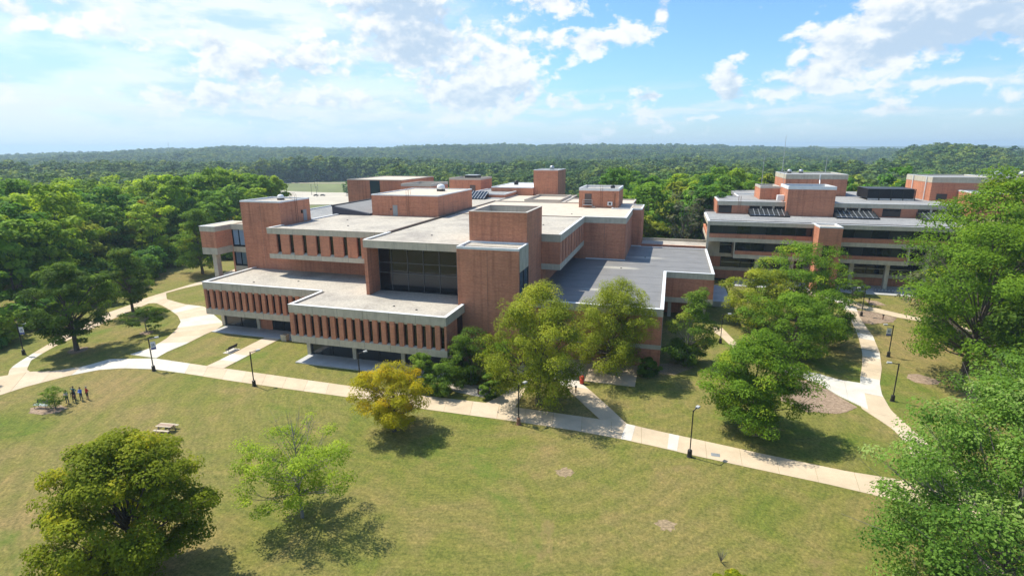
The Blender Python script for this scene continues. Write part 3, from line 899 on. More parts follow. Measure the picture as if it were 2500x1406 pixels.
b.box('mass', (-44.0, -19.6, 77, 108.8, 0, 16.2), 'brick')
# --- twin towers at the right of the bay ---------------------------------
b.mass(-28.38, -19.36, 69.8, 74.86, 0, Z2 + .03, cop='coping', w=.22, name='tower', lip=.32)
b.box('panel', (-19.37, -19.30, 70.15, 74.85, 13.6, Z2 - .06), 'concrete')
b.box('window', (-19.37, -19.32, 70.2, 72.0, 4.0, 13.55), 'glass_blue')
b.box('window', (-19.37, -19.32, 72.15, 74.2, 4.0, 13.55), 'glass_blue')
b.box('mullion', (-19.40, -19.26, 72.0, 72.15, 4.0, 13.6), 'black_metal')
b.box('jamb', (-19.40, -19.28, 74.2, 74.85, 4.0, 13.6), 'black_metal')
t2 = b
b.box('tower', (-28.34, -19.56, 74.89, 84.3, 0, 19.9), 'brick')
pr = MB().box(-28.34, -19.56, 74.89, 75.19, 19.9, 21.2).box(-28.34, -19.56, 84.0, 84.3, 19.9, 21.2).box(-28.34, -28.04, 75.19, 84.0, 19.9, 21.2).box(-19.86, -19.56, 75.19, 84.0, 19.9, 21.2)
b.mb('parapet', pr, 'brick')
b.mb('parapet_lining', MB().box(-28.03, -27.98, 75.2, 83.99, 19.9, 21.15).box(-28.03, -19.87, 83.94, 83.99, 19.9, 21.15), 'concrete')
b.mb('coping', MB().box(-28.38, -19.52, 74.85, 75.23, 21.2, 21.29).box(-28.38, -19.52, 83.96, 84.34, 21.2, 21.29).box(-28.38, -28.0, 75.23, 83.96, 21.2, 21.29).box(-19.9, -19.52, 75.23, 83.96, 21.2, 21.29), 'coping_tan')
b.box('roof', (-28.04, -19.86, 75.19, 84.0, 19.9, 20.0), 'roof_grey')
# --- right wing, cantilevered, slots along its side -----------------------
yR, xR = 84.02, -16.43
b.box('fascia', (-19.54, xR, yR, yR + .4, 15.67, Z2 - .05), 'concrete')
b.box('side_fascia', (xR - .4, xR, yR + .4, 108.6, 15.67, Z2 - .05), 'concrete')
b.box('coping', (-19.54, xR + .03, yR - .03, yR + .4, Z2 - .05, Z2), 'coping_tan')
b.box('coping', (xR - .42, xR + .03, yR + .4, 108.7, Z2 - .05, Z2), 'coping')
b.box('wall', (-19.54, xR - .06, yR + .06, yR + .4, 12.1, 15.67), 'brick')
b.box('lower_band', (-19.54, xR, yR, yR + .4, 11.15, 12.1), 'concrete')
b.box('side_band', (xR - .4, xR, yR + .4, 108.6, 11.15, 12.1), 'concrete')
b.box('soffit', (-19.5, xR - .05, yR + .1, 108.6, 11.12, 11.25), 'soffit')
py = yR + .4
ys = [86.25, 88.95, 91.8, 94.5, 97.25, 99.95, 102.65, 105.4]
for c in ys + [None]:
    q = c - .28 if c else 108.6
    b.box('pier', (xR - .55, xR - .06, py, q, 12.1, 15.67), 'brick')
    if c:
        b.box('window', (xR - .16, xR - .12, c - .28, c + .28, 12.25, 15.67), 'glass_red')
        py = c + .28
b.box('mass', (-19.6, xR - .6, 84.5, 108.6, 11.25, 16.2), 'interior_dark')
b.box('mass', (-19.56, -19.3, 84.3, 108.6, 8.0, 11.2), 'brick')
# --- block behind the right wing ------------------------------------------
y2 = 108.55
b.box('wall', (-18.9, -8.25, y2 + .06, 137, 8.0, 15.7), 'brick')
b.box('fascia', (xR, -8.2, y2, y2 + .4, 15.67, Z2 - .05), 'concrete')
b.box('side_fascia', (-8.6, -8.2, y2 + .4, 126.3, 15.67, Z2 - .05), 'concrete')
b.box('coping', (xR, -8.17, y2 - .03, y2 + .4, Z2 - .05, Z2), 'coping')
b.box('coping', (-8.62, -8.17, y2 + .4, 126.4, Z2 - .05, Z2), 'coping')
b.box('roof', (-44.4, -8.61, 109.16, 136.6, 16.2, 16.683), 'cream_membrane')
b.box('coping', (-44.4, -8.2, 136.6, 136.95, 16.3, 16.95), 'coping_tan')
b.mass(-13, -6.17, 125.95, 135.8, 0, Z2, w=.22, name='wall')
b.box('wall', (-44.6, -8.3, 109.2, 136.9, 8, 16.2), 'brick')
b.box('base_flashing', (-16.0, -8.1, y2 - .12, y2 + .04, 8.35, 8.6), 'coping')
b.box('base_flashing', (-8.24, -6.0, 125.75, 125.93, 8.35, 8.6), 'coping')
b.mass(-44.4, -26.5, 137.2, 160, 0, 16.9, roof='cream_membrane', cop='coping_tan', w=.3)
b.mb('roof_kerb', MB().box(-37.2, -27.6, 139.6, 139.9, 16.6, 17.25).box(-37.2, -36.9, 139.9, 156, 16.6, 17.25).box(-27.9, -27.6, 139.9, 156, 16.6, 17.25).box(-37.2, -27.6, 156, 156.3, 16.6, 17.25), 'coping_tan')
b.mass(-26.5, -9, 137.2, 150, 0, 16.9, roof='cream_membrane', cop='coping_tan', w=.3)
# --- low wing with the grey membrane roof ---------------------------------
b.box('wall', (-19.4, -.14, 74.42, 76, 0, 7.55), 'brick')
b.box('wall', (-19.4, -.12, 76, 99.1, 3.9, 7.55), 'brick')
b.box('wall', (-19.4, 8.15, 99.08, 124.6, 3.9, 7.55), 'brick')
b.box('lower_band', (-19.4, -.08, 74.38, 76, 2.75, 3.4), 'concrete')
b.box('lower_band', (-19.4, 8.2, 99.04, 124.6, 3.07, 4.0), 'concrete')
b.box('lower_band', (-.5, -.08, 76, 99.04, 3.0, 3.9), 'concrete')
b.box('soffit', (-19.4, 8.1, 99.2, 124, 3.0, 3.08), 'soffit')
b.box('wall', (-19, 4.5, 103, 124, 0, 3.05), 'brick')
b.box('wall', (-19, -1.6, 77, 103, 0, 3.9), 'brick')
b.box('window', (-16.5, -14.0, 74.36, 74.40, 3.6, 7.4), 'glass_dark')
for x in (0.6, 6.6):
    column(x, x + .6, 100.2, 100.9, 0, 3.05)
f = MB().box(-19.4, -.08, 74.36, 74.8, 7.55, Z1 - .06).box(-.5, -.06, 74.8, 99.05, 7.55, Z1 - .06).box(-.06, 8.1, 99.03, 99.45, 7.55, Z1 - .06).box(7.68, 8.1, 99.45, 124.7, 7.55, Z1 - .06)
b.mb('fascia', f, 'concrete')
c = MB().box(-19.4, -.03, 74.32, 74.82, Z1 - .06, Z1).box(-.52, -.03, 74.82, 99.0, Z1 - .06, Z1).box(-.52, 8.13, 99.0, 99.47, Z1 - .06, Z1).box(7.66, 8.13, 99.47, 124.72, Z1 - .06, Z1).box(-6.1, 7.66, 124.4, 124.72, Z1 - .06, Z1)
b.mb('coping', c, 'coping')
b.box('roof', (-19.3, -.5, 74.82, 99.5, 8.0, 8.40), 'membrane')
b.box('roof', (-19.3, 7.66, 99.5, 125.8, 8.0, 8.402), 'membrane')
for y in (79.6, 84.6, 89.6, 94.6):
    b.box('roof_seam', (-19.2, -.55, y, y + .10, 8.401, 8.412), 'membrane_seam')
for y in (104.4, 109.5, 114.4, 119.4):
    b.box('roof_seam', (-7.9, 7.6, y, y + .10, 8.403, 8.414), 'membrane_seam')
# --- left rear: curtain window bay and projecting brick box ---------------
zb = 16.6
b.box('wall', (-83.1, -79.75, 79.75, 88, 12.6, 15.6), 'brick')
b.box('fascia', (-83.15, -79.7, 79.7, 88, 15.6, zb - .05), 'concrete')
b.box('lower_band', (-83.12, -79.72, 79.72, 88, 11.35, 12.6), 'concrete')
column(-81.9, -81.0, 80.6, 81.6, 0, 11.35)
b.box('coping', (-83.18, -79.67, 79.67, 80.0, zb - .05, zb), 'coping')
b.box('coping', (-83.18, -82.85, 80.0, 88, zb - .05, zb), 'coping')
b.box('roof', (-82.8, -79.6, 80.0, 88, 15.9, zb - .2), 'roof_gravel')
b.box('roof', (-79.6, -76.65, 83.9, 88, 15.9, zb - .2), 'roof_gravel')
yW = 83.5
b.box('wall', (-79.95, -79.6, yW, 88, 0, 15.6), 'brick')
b.box('fascia', (-79.65, -76.65, yW, yW + .35, 15.55, zb), 'concrete')
b.box('band', (-79.6, -76.65, yW + .02, yW + .35, 11.3, 12.3), 'concrete')
b.box('band', (-79.6, -76.65, yW + .02, yW + .35, 7.2, 8.6), 'concrete')
for zA, zB in ((12.3, 15.55), (8.6, 11.3)):
    nf = 40
    xs_ = [-79.5 + 2.8 * i / nf for i in range(nf + 1)]
    ys_ = [yW + .25 + (.06 if i % 2 else 0) for i in range(nf + 1)]
    cv = [(x, y, zA + .33) for x, y in zip(xs_, ys_)] + [(x, y, zB) for x, y in zip(xs_, ys_)]
    cf = [(i, i + 1, i + nf + 2, i + nf + 1) for i in range(nf)]
    b.mb('curtain', MB().add(cv, cf), 'curtain' if zA > 12 else 'blind_grey')
    b.box('window', (-79.6, -76.65, yW + .2, yW + .22, zA, zB), 'glass_clear')
    b.box('mullion', (-78.18, -78.06, yW + .12, yW + .26, zA, zB), 'black_metal')
    b.box('sill_rail', (-79.6, -76.65, yW + .10, yW + .26, zA, zA + .32), 'black_metal')
    b.box('jamb', (-79.6, -79.45, yW + .10, yW + .26, zA + .32, zB), 'black_metal')
b.box('mass', (-79.5, -76.7, 84.2, 100, 0, 15.9), 'brick')
b.mass(-82.0, -68.1, 92.2, 126, 0, zb, w=.3, roof='roof_grey')
# --- roof-top penthouses ---------------------------------------------------
b.mass(-60.1, -45.1, 101.83, 121.5, 16.3, 21.05, w=.2, lip=.2, roof='cream_membrane', name='penthouse')
b.box('door', (-55.25, -54.2, 101.76, 101.83, 16.75, 18.9), 'door_paint')
b.box('wall_lamp', (-55.8, -55.6, 101.7, 101.83, 17.9, 18.2), 'black_metal')
ladder(b, -51.7, 101.83, 16.8, 21.0, 'x', 'rust')
b.mb('roof_monitor', MB().add([(-69.2, 101, 16.4), (-60.3, 101.0, 16.4), (-60.3, 120.5, 16.4), (-69.2, 120.5, 16.4), (-69.2, 101, 18.45), (-60.3, 101, 17.05), (-60.3, 120.5, 17.05), (-69.2, 120.5, 18.45)], BOXF), 'membrane_dark')
b.mb('monitor_roof', MB().add([(-69.0, 101.4, 18.2), (-60.4, 101.4, 16.95), (-60.4, 120.2, 16.95), (-69.0, 120.2, 18.2), (-69.0, 101.4, 18.5), (-60.4, 101.4, 17.12), (-60.4, 120.2, 17.12), (-69.0, 120.2, 18.5)], BOXF), 'membrane')
b.mb('coping', MB().add([(-69.3, 100.9, 18.45), (-68.9, 100.9, 18.4), (-68.9, 120.5, 18.4), (-69.3, 120.5, 18.45), (-69.3, 100.9, 18.7), (-68.9, 100.9, 18.65), (-68.9, 120.5, 18.65), (-69.3, 120.5, 18.7)], BOXF), 'black_metal')
b.mass(-97.9, -79.0, 152.0, 175.5, -1, 21.1, w=.2, lip=.2, roof='cream_membrane', cop='coping_tan', name='penthouse')
b.box('window', (-89.9, -86.5, 151.9, 151.98, 15, 20.8), 'glass_blue')
b.mass(-70.6, -61.75, 135.3, 146.9, 16, 21.1, w=.25, lip=.7, cop='coping_tan', name='penthouse')
b.mass(-69.6, -58.8, 166.7, 178.1, -1, 21.1, w=.25, lip=.6, cop='coping_tan', name='penthouse')
b.box('door', (-62.5, -60.6, 166.62, 166.7, 17.0, 18.9), 'door_brown')
b.mass(-52.4, -39.4, 158, 181, -1, 19.05, w=.25, lip=.25, roof='white_membrane', name='wall')
b.mass(-39.6, -32.3, 159.3, 171.5, 0, 24.05, w=.2, lip=.15, roof='roof_grey', name='tower')
b.mass(-20.85, -11.65, 128.06, 139.0, 16.3, 21.18, w=.22, lip=.6, cop='coping', roof='cream_membrane', name='penthouse')
b.box('door', (-19.5, -17.9, 127.98, 128.06, 17.4, 19.85), 'door_brown')
lm = MB()
for x in (-19.8, -17.6):
    lm.box(x, x + .06, 126.9, 126.96, 16.7, 18.6)
lm.box(-19.8, -17.54, 126.9, 128, 17.3, 17.4).box(-19.8, -17.54, 126.9, 126.96, 18.5, 18.6).box(-19.8, -17.54, 126.9, 126.96, 18.0, 18.06)
lm.box(-17.54, -16.9, 126.9, 127.6, 16.95, 17.05)
b.mb('landing', lm, 'grey_metal')
b.box('air_conditioner', (-14.1, -13.05, 127.4, 128.05, 17.3, 18.1), 'white_metal')
b.box('louvre', (-13.85, -13.3, 127.36, 127.395, 17.45, 17.95), 'black_metal')
b.box('conduit', (-12.6, -12.45, 127.9, 128.05, 17.2, 20.0), 'rust')
ladder(b, -15.6, 128.06, 16.8, 21.1, 'x', 'rust', False)
# far skylight and low roof steps
b.mass(-56, -44.5, 146, 165, 0, 18.0, w=.3, lip=.3, roof='roof_grey', cop='coping')
b.mb('skylight', MB().add([(-54.5, 141.5, 16.7), (-49.2, 141.5, 16.7), (-49.2, 146, 16.7), (-54.5, 146, 16.7), (-54.5, 141.5, 16.9), (-49.2, 141.5, 16.9), (-49.2, 146, 18.6), (-54.5, 146, 18.6)], BOXF), 'glass_dark')
for k in range(7):
    x = -54.5 + 5.3 * k / 6
    b.mb('skylight_bar', MB().add([(x - .06, 141.4, 16.9), (x + .06, 141.4, 16.9), (x + .06, 146, 18.6), (x - .06, 146, 18.6), (x - .06, 141.4, 17.0), (x + .06, 141.4, 17.0), (x + .06, 146, 18.7), (x - .06, 146, 18.7)], BOXF), 'grey_metal')
b.box('wall', (-58.8, -52.4, 160, 180, 0, 16.9), 'brick')
b.box('wall', (-79, -58, 146, 170, 0, 16.6), 'brick')
b.box('roof', (-78.9, -58.1, 146.1, 169.9, 16.6, 16.7), 'cream_membrane')

# panel joints of the precast bands
def joints(x0, x1, y, zs, step):
    x = x0 + step
    while x < x1 - .5:
        for z0, z1 in zs:
            b.box('panel_joint', (x - .02, x + .02, y - .004, y + .02, z0, z1), 'soffit')
        x += step
joints(-51.85, -27.4, 63.03, ((7.44, 8.6), (3.02, 3.95)), 4.008)
joints(-75.0, -52.5, 70.9, ((7.44, 8.6), (3.02, 3.95)), 3.9)
joints(-67.75, -44.9, 79.07, ((15.87, 16.84), (11.52, 12.28)), 5.3)
joints(-44.15, -28.6, 71.46, ((15.78, 16.84),), 5.2)
for x, y, z0, z1 in ((-72.3, 83.3, 8.6, 20.7), (-23.9, 69.8, .2, 16.5), (-23.9, 74.89, 17.0, 19.9), (-12.4, 108.61, 8.6, 15.6)):
    b.box('control_joint', (x - .02, x + .02, y - .005, y + .02, z0, z1), 'joint_metal')

# roof drains, small roof fans
def roof_vent(x, y, z, s, label, mt='white_metal', dark='dark_metal'):
    r = empty('roof_vent', (x, y, z), label=label, cat='roof vent', group='roof vents')
    MB().box(-.55 * s, .55 * s, -.55 * s, .55 * s, 0, .35 * s).build('curb', dark, r)
    MB().lathe([(.62 * s, .35 * s), (.70 * s, .55 * s), (.66 * s, .95 * s), (.40 * s, 1.15 * s), (.1 * s, 1.22 * s)]).build('hood', mt, r, True)
    return r
roof_vent(-71.8, 88.6, 20.8, .85, 'white mushroom vent on the roof of the left stair tower')
roof_vent(-50.3, 115.5, 20.85, 1.3, 'large white fan hood on the wide orange penthouse roof')
roof_vent(-13.6, 133, 20.6, .8, 'dark vent at the back corner of the small penthouse with the landing', 'black_metal', 'black_metal')
roof_vent(-48.5, 172, 18.8, 1.1, 'dark vent on the white membrane roof', 'black_metal', 'black_metal')
roof_vent(-35.5, 166, 23.9, 1.0, 'pale vent hump on top of the tall rear tower', 'grey_metal', 'grey_metal')
t = empty('rooftop_unit', (-63.5, 172.5, 20.5), label='long louvred unit standing on the square rear penthouse', cat='rooftop unit')
MB().box(-2.0, 2.0, -2.2, 2.2, 0, 1.2).build('casing', 'dark_metal', t)
MB().box(-2.1, 2.1, -2.3, 2.3, 1.2, 1.35).build('lid', 'grey_metal', t)
DR = [(-60.0, 76.2), (-47.2, 78.9), (-37.0, 66.8), (-33.1, 66.0), (-66.9, 73.6), (-60.8, 93.5), (-36.5, 79.5), (-22, 96), (-20, 114), (-4.4, 112.6), (-8.2, 101.0), (-55.9, 86)]
for i, (x, y) in enumerate(DR):
    z = 8.4 if (y < 84 and x < -44 and y < 80) or (y < 71) or x > -9 else 16.68
    d = MB().lathe([(.17, z - .02), (.19, z + .05), (.10, z + .10), (.04, z + .11)], (x, y), 8)
    b.mb('roof_drain', d, 'black_metal')

# ------------------------------------------------------------------ link to the back building
BR = empty('link_bridge', (0, 131, 0), label='low covered link with a pale gravel roof joining the two brick buildings', cat='walkway')
lb = Bld(BR, (0, 131, 0))
lb.box('wall', (-6.1, 8.5, 127.9, 135.4, 0, 8.2), 'brick')
lb.box('roof', (-6.1, 8.5, 128.1, 135.2, 8.2, 8.42), 'roof_gravel')
lb.box('parapet', (-6.1, 8.6, 127.75, 128.1, 7.7, 8.66), 'brick')
lb.box('parapet', (-6.1, 8.6, 135.2, 135.5, 7.7, 8.95), 'concrete')

# ------------------------------------------------------------------ back building
B2 = empty('campus_building', (30, 140, 1.2), label='long brick building at right with dark ribbon windows on three storeys and a rooftop plant', cat='building')
O2 = (30, 140, 1.2)
c2 = Bld(B2, O2)
X0, X1, YB = 7.95, 62.0, 126.0
G = 1.0
def ribbon_floor(x0, x1, y, zt, zg1, zg0, zb, npan, fascia=True):
    """one storey: fascia, ribbon glazing with mullions, brick apron, concrete edge"""
    if fascia:
        c2.box('fascia', (x0, x1, y, y + .5, zg1, zt - .06), 'concrete')
        c2.box('coping', (x0 - .03, x1, y - .03, y + .5, zt - .06, zt), 'coping')
    for i in range(npan):
        a = x0 + .3 + (x1 - x0 - .6) * i / npan; d = x0 + .3 + (x1 - x0 - .6) * (i + 1) / npan
        c2.box('pane', (a + .03, d - .03, y + .9 + rng.uniform(-.02, .02), y + .94, zg0, zg1), PANES[int(rng.integers(0, 6))])
        c2.box('mullion', (a - .05, a + .05, y + .82, y + .96, zg0, zg1), 'dark_metal')
    c2.box('apron', (x0 + .05, x1 - .05, y + .06, y + 1.0, zb + .85, zg0), 'brick_b')
    c2.box('lower_band', (x0, x1, y, y + 1.0, zb, zb + .85), 'concrete')
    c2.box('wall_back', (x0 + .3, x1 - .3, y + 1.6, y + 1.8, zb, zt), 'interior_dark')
ribbon_floor(X0, 29.0, YB, 14.66, 13.74, 11.89, 10.18, 7)
ribbon_floor(33.3, X1, YB, 14.66, 13.74, 11.89, 10.18, 9)
ribbon_floor(13.95, 29.0, YB, 10.18, 10.1, 8.24, 6.68, 5, False)
ribbon_floor(33.3, 46.6, YB, 10.18, 10.1, 8.24, 6.68, 5, False)
# end frame of the left end, and side wall
c2.box('side_fascia', (X0, X0 + .45, YB + .5, 142.7, 13.74, 14.6), 'concrete')
c2.box('coping', (X0 - .03, X0 + .48, YB + .5, 142.75, 14.6, 14.66), 'coping')
c2.box('end_pier', (X0 + .01, X0 + .5, YB + .04, YB + .85, 1.0, 13.74), 'concrete_col')
c2.box('side_glass', (X0 + .3, X0 + .34, YB + .9, 142.4, 11.89, 13.74), 'glass_dark')
c2.box('side_apron', (X0 + .05, X0 + .5, YB + .86, 142.6, 11.03, 11.89), 'brick')
c2.box('side_band', (X0, X0 + .5, YB + .86, 142.7, 10.18, 11.03), 'concrete')
c2.box('side_fin', (13.75, 13.95, YB + .05, YB + 4.5, 6.68, 10.18), 'concrete')
c2.box('side_fin', (46.6, 46.85, YB + .02, YB + 4.5, 6.68, 10.18), 'concrete')
# projecting stair pier
c2.mass(28.9, 33.1, 121.4, 127.0, 10.9, 14.7, w=.25, name='bay')
c2.box('bay_leg', (28.9, 29.9, 121.4, 126.0, G, 10.9), 'brick')
c2.box('bay_leg', (32.2, 33.1, 121.4, 126.0, G, 10.9), 'brick')
# recessed lower storeys
YG = YB + 4.6
c2.box('wall', (X0 + .5, X1, YG, YG + .4, G, 3.0), 'brick_b')
c2.box('band', (X0 + .5, X1, YG - .25, YG + .4, 3.0, 3.75), 'concrete')
c2.box('band', (X0 + .5, X1, YG - .2, YG + .4, 6.1, 6.9), 'concrete')
c2.box('wall', (X0 + .5, 11.6, YG - .1, YG + .38, 3.75, 6.1), 'brick_b')
c2.box('wall', (X0 + .5, 11.2, YG - .12, YG + .38, 6.9, 10.18), 'concrete')
for i in range(12):
    a = 11.7 + (X1 - 11.7) * i / 12; d = 11.7 + (X1 - 11.7) * (i + 1) / 12
    c2.box('pane', (a + .04, d - .04, YG + .1, YG + .14, 3.75, 6.1), 'glass_dark')
    c2.box('mullion', (a - .06, a + .06, YG, YG + .16, 3.75, 6.1), 'dark_metal')
c2.box('transom', (11.7, X1, YG + .02, YG + .08, 4.85, 4.95), 'grey_metal')
for a, d in ((11.3, 13.7), (46.9, 51), (51, 56), (56, 61.8)):
    c2.box('pane', (a, d, YG + .1, YG + .14, 6.9, 10.18), 'glass_dark')
c2.box('transom', (11.3, 13.7, YG + .02, YG + .08, 8.8, 8.9), 'grey_metal')
c2.box('soffit', (13.9, 46.7, YB + .9, YG, 6.62, 6.7), 'soffit')
c2.box('soffit', (X0 + .4, X1, YB + .9, YG, 10.12, 10.2), 'soffit')
for x in (18.5, 25.5, 37.0, 43.6, 50.4, 57):
    c2.box('column', (x, x + .75, YB + 1.6, YB + 2.4, 1.2, 6.65 if 13 < x < 46 else 10.15), 'concrete_col')
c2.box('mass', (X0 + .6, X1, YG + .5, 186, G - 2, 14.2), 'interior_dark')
c2.box('roof', (X0 + .48, X1, YB + .5, 147, 14.15, 14.40), 'roof_grey')
# set-back storey
YS, ZS = 143.7, 17.5
c2.box('wall', (11.0, 62, YS + .05, 169, 14.2, 16.45), 'brick_b')
c2.box('fascia', (11.0, 62, YS, YS + .4, 16.45, ZS - .05), 'concrete')
c2.box('side_wall', (10.9, 11.4, YS + .4, 159, 14.2, ZS - .05), 'brick')
c2.box('coping', (10.87, 62, YS - .03, YS + .4, ZS - .05, ZS), 'coping')
c2.box('coping', (10.87, 11.4, YS + .4, 159, ZS - .05, ZS), 'coping')
c2.box('coping', (11.4, 17.4, 158.7, 159, ZS - .2, ZS), 'coping')
c2.box('coping', (17.0, 17.4, 159, 169, ZS - .2, ZS), 'coping')
c2.box('coping', (17.4, 30, 168.7, 169, ZS - .2, ZS), 'coping')
c2.box('roof', (11.4, 62, YS + .4, 158.7, 16.45, 17.28), 'roof_grey')
c2.box('roof', (17.4, 62, 158.7, 186, 16.45, 17.282), 'roof_grey')
for a, d in ((11.3, 14.3), (46.6, 50.2)):
    c2.box('window', (a, d, YS - .01, YS + .04, 14.6, 16.4), 'glass_dark')
for x0 in (18.1, 36.3, 53.3):
    for k in range(3):
        c2.box('window', (x0 + .2 + 2.8 * k, x0 + 2.5 + 2.8 * k, YS - .01, YS + .04, 15.7, 16.4), 'glass_dark')
        if k:
            c2.box('post', (x0 - .25 + 2.8 * k, x0 + .15 + 2.8 * k, YS - .03, YS + .04, 15.7, 16.4), 'concrete')
    w = 8.4
    y0, y1, z0, z1 = 138.9, 143.66, 14.55, 15.75
    c2.mb('skylight', MB().add([(x0, y0, 14.4), (x0 + w, y0, 14.4), (x0 + w, y1, 14.4), (x0, y1, 14.4), (x0, y0, z0), (x0 + w, y0, z0), (x0 + w, y1, z1), (x0, y1, z1)], BOXF), 'black_metal')
    nx, ny = 8, 3
    for i in range(nx):
        for j in range(ny):
            xa = x0 + w * i / nx + .08; xb = x0 + w * (i + 1) / nx - .08
            ta, tb = j / ny + .02, (j + 1) / ny - .02
            q = lambda t_: (y0 + (y1 - y0) * t_, z0 + (z1 - z0) * t_)
            (ya, za), (yb_, zb_) = q(ta), q(tb)
            c2.mb('skylight_pane', MB().add([(xa, ya, za + .01), (xb, ya, za + .01), (xb, yb_, zb_ + .01), (xa, yb_, zb_ + .01), (xa, ya, za + .05), (xb, ya, za + .05), (xb, yb_, zb_ + .05), (xa, yb_, zb_ + .05)], BOXF), 'glass_grey')
    for i in range(nx + 1):
        x = x0 + w * i / nx
        c2.mb('skylight_bar', MB().add([(x - .05, y0, z0), (x + .05, y0, z0), (x + .05, y1, z1), (x - .05, y1, z1), (x - .05, y0, z0 + .14), (x + .05, y0, z0 + .14), (x + .05, y1, z1 + .14), (x - .05, y1, z1 + .14)], BOXF), 'grey_metal' if 0 < i < nx else 'black_metal')
    c2.box('skylight_curb', (x0 - .1, x0 + w + .1, y0 - .15, y0, 14.4, 14.75), 'black_metal')
# towers and plant on the roof
c2.mass(26.15, 36.2, 142.05, 152, 14.2, 21.3, w=.25, lip=.7, roof='membrane_dark', name='tower')
c2.mass(29.8, 45.0, 167.3, 184.2, 14, 23.0, fascia=1.3, w=.3, roof='roof_grey', name='tower')
c2.mass(21.5, 26.1, 152, 162, 14, 20.6, w=.3, roof='roof_grey', lip=.5, name='tower', cop='coping_tan')
c2.mass(60.4, 73.5, 157.2, 173.0, 14, 23.0, fascia=1.35, w=.3, roof='roof_grey', name='tower')
c2.mass(73.6, 92, 158.4, 173.0, 14, 23.0, fascia=1.35, w=.3, roof='roof_grey', name='tower')
c2.mass(66, 90, 149, 157, 10, 20.0, w=.3, roof='roof_grey', name='tower')
c2.box('wall', (62, 92, 128, 149, 0, 14), 'brick_b')
c2.box('window', (61.8, 64.0, 157.1, 157.16, 17.6, 19.0), 'glass_blue')
c2.box('window', (66.6, 69.2, 157.1, 157.16, 17.6, 19.2), 'glass_dark')
c2.box('door', (70.6, 71.8, 157.1, 157.16, 17.4, 19.8), 'door_brown')
for x in (60.32,):
    for y in (160.0, 168.0):
        c2.mb('downpipe', MB().tube([(x - .1, y, 17.3), (x - .1, y, 23.0)], .12, 6), 'white_metal')
c2.mb('downpipe', MB().tube([(38.2, 167.15, 21.5), (38.2, 167.15, 23.0)], .14, 6).tube([(38.2, 167.15, 21.5), (37.8, 165, 20.6)], .14, 6), 'white_metal')
c2.box('louvre', (36.8, 39.2, 166.9, 167.2, 17.4, 19.4), 'black_metal')
c2.box('air_conditioner', (24.6, 26.1, 145.5, 147, 17.6, 18.9), 'white_metal')
ladder(c2, 16.0, YS, 14.5, 17.5, 'x', 'rust')
ladder(c2, 29.8, 168.4, 17.4, 22.9, 'y', 'grey_metal', True, -.3)
ct = empty('cooling_tower', (52, 160.5, 17.28), label='wide black louvred cooling plant on the back building roof', cat='cooling tower')
for i in range(9):
    MB().box(-5.2, 5.0, -4.2, 4.4, .55 + i * .23, .55 + i * .23 + .17).build('slat', 'black_metal', ct)
MB().box(-5.0, 4.8, -4.0, 4.2, .3, 2.7).build('core', 'interior_dark', ct)
fr = MB()
for x in (-5.25, -2.65, -.1, 2.5, 5.0):
    fr.box(x, x + .12, -4.3, -4.2, 0, 2.75)
fr.box(-5.25, 5.12, -4.3, -4.2, .3, .5).box(-5.3, 5.15, -4.35, 4.5, 2.7, 2.8)
fr.build('frame', 'dark_metal', ct)
for i, x in enumerate((-3.9, -1.3, 1.3, 3.8)):
    MB().box(x - 1.2, x + 1.1, -4.5, -4.32, .05, .45).build('panel', 'grey_metal', ct)
for x, y, lab in ((33.0, 181, 'left of two low dome vents on the tall fascia tower'), (36.2, 181.5, 'right of two low dome vents on the tall fascia tower'), (77.5, 166, 'left vent hood on the far right tower roof'), (82.5, 166, 'right vent hood on the far right tower roof')):
    roof_vent(x, y, 22.75, .9 if x < 50 else 1.2, lab, 'grey_metal')
for (x, y, z0, z1, lab) in ((31.5, 183.5, 22.7, 33.5, 'tallest whip antenna on the roof of the back building'), (23.5, 165, 17.3, 28.0, 'thin whip antenna left of the fascia tower'), (43, 183, 22.7, 27.5, 'short whip antenna right of the tall one')):
    r = empty('antenna', (x, y, z0), label=lab, cat='antenna', group='roof antennas')
    MB().tube([(0, 0, 0), (0, 0, z1 - z0)], [.09, .05], 5).build('mast', 'grey_metal', r)
    MB().box(-.25, .25, -.25, .25, 0, .12).build('foot', 'grey_metal', r)
#SPLIT2

# ------------------------------------------------------------------ trees
def quads_mesh(name, C, N, S, tint, mt, aspect=.62):
    """one mesh of leaf-sized faces: centres C, normals N, sizes S"""
    n = len(C)
    N = N / np.linalg.norm(N, axis=1, keepdims=True)
    r = rng.normal(size=(n, 3))
    A = np.cross(N, r); A /= np.linalg.norm(A, axis=1, keepdims=True) + 1e-9
    Bv = np.cross(N, A)
    S = S[:, None]
    fold = N * S * .18
    V = np.stack([C - A * S, C - Bv * S * aspect + fold, C + A * S, C + Bv * S * aspect + fold], 1).reshape(-1, 3)
    me = bpy.data.meshes.new(name)
    me.vertices.add(4 * n)
    me.vertices.foreach_set('co', V.astype(np.float32).ravel())
    me.loops.add(4 * n)
    me.loops.foreach_set('vertex_index', np.arange(4 * n, dtype=np.int32))
    me.polygons.add(n)
    me.polygons.foreach_set('loop_start', np.arange(0, 4 * n, 4, dtype=np.int32))
    me.update(calc_edges=True)
    at = me.attributes.new('tint', 'FLOAT', 'FACE')
    at.data.foreach_set('value', tint.astype(np.float32))
    me.materials.append(mat(mt))
    return me
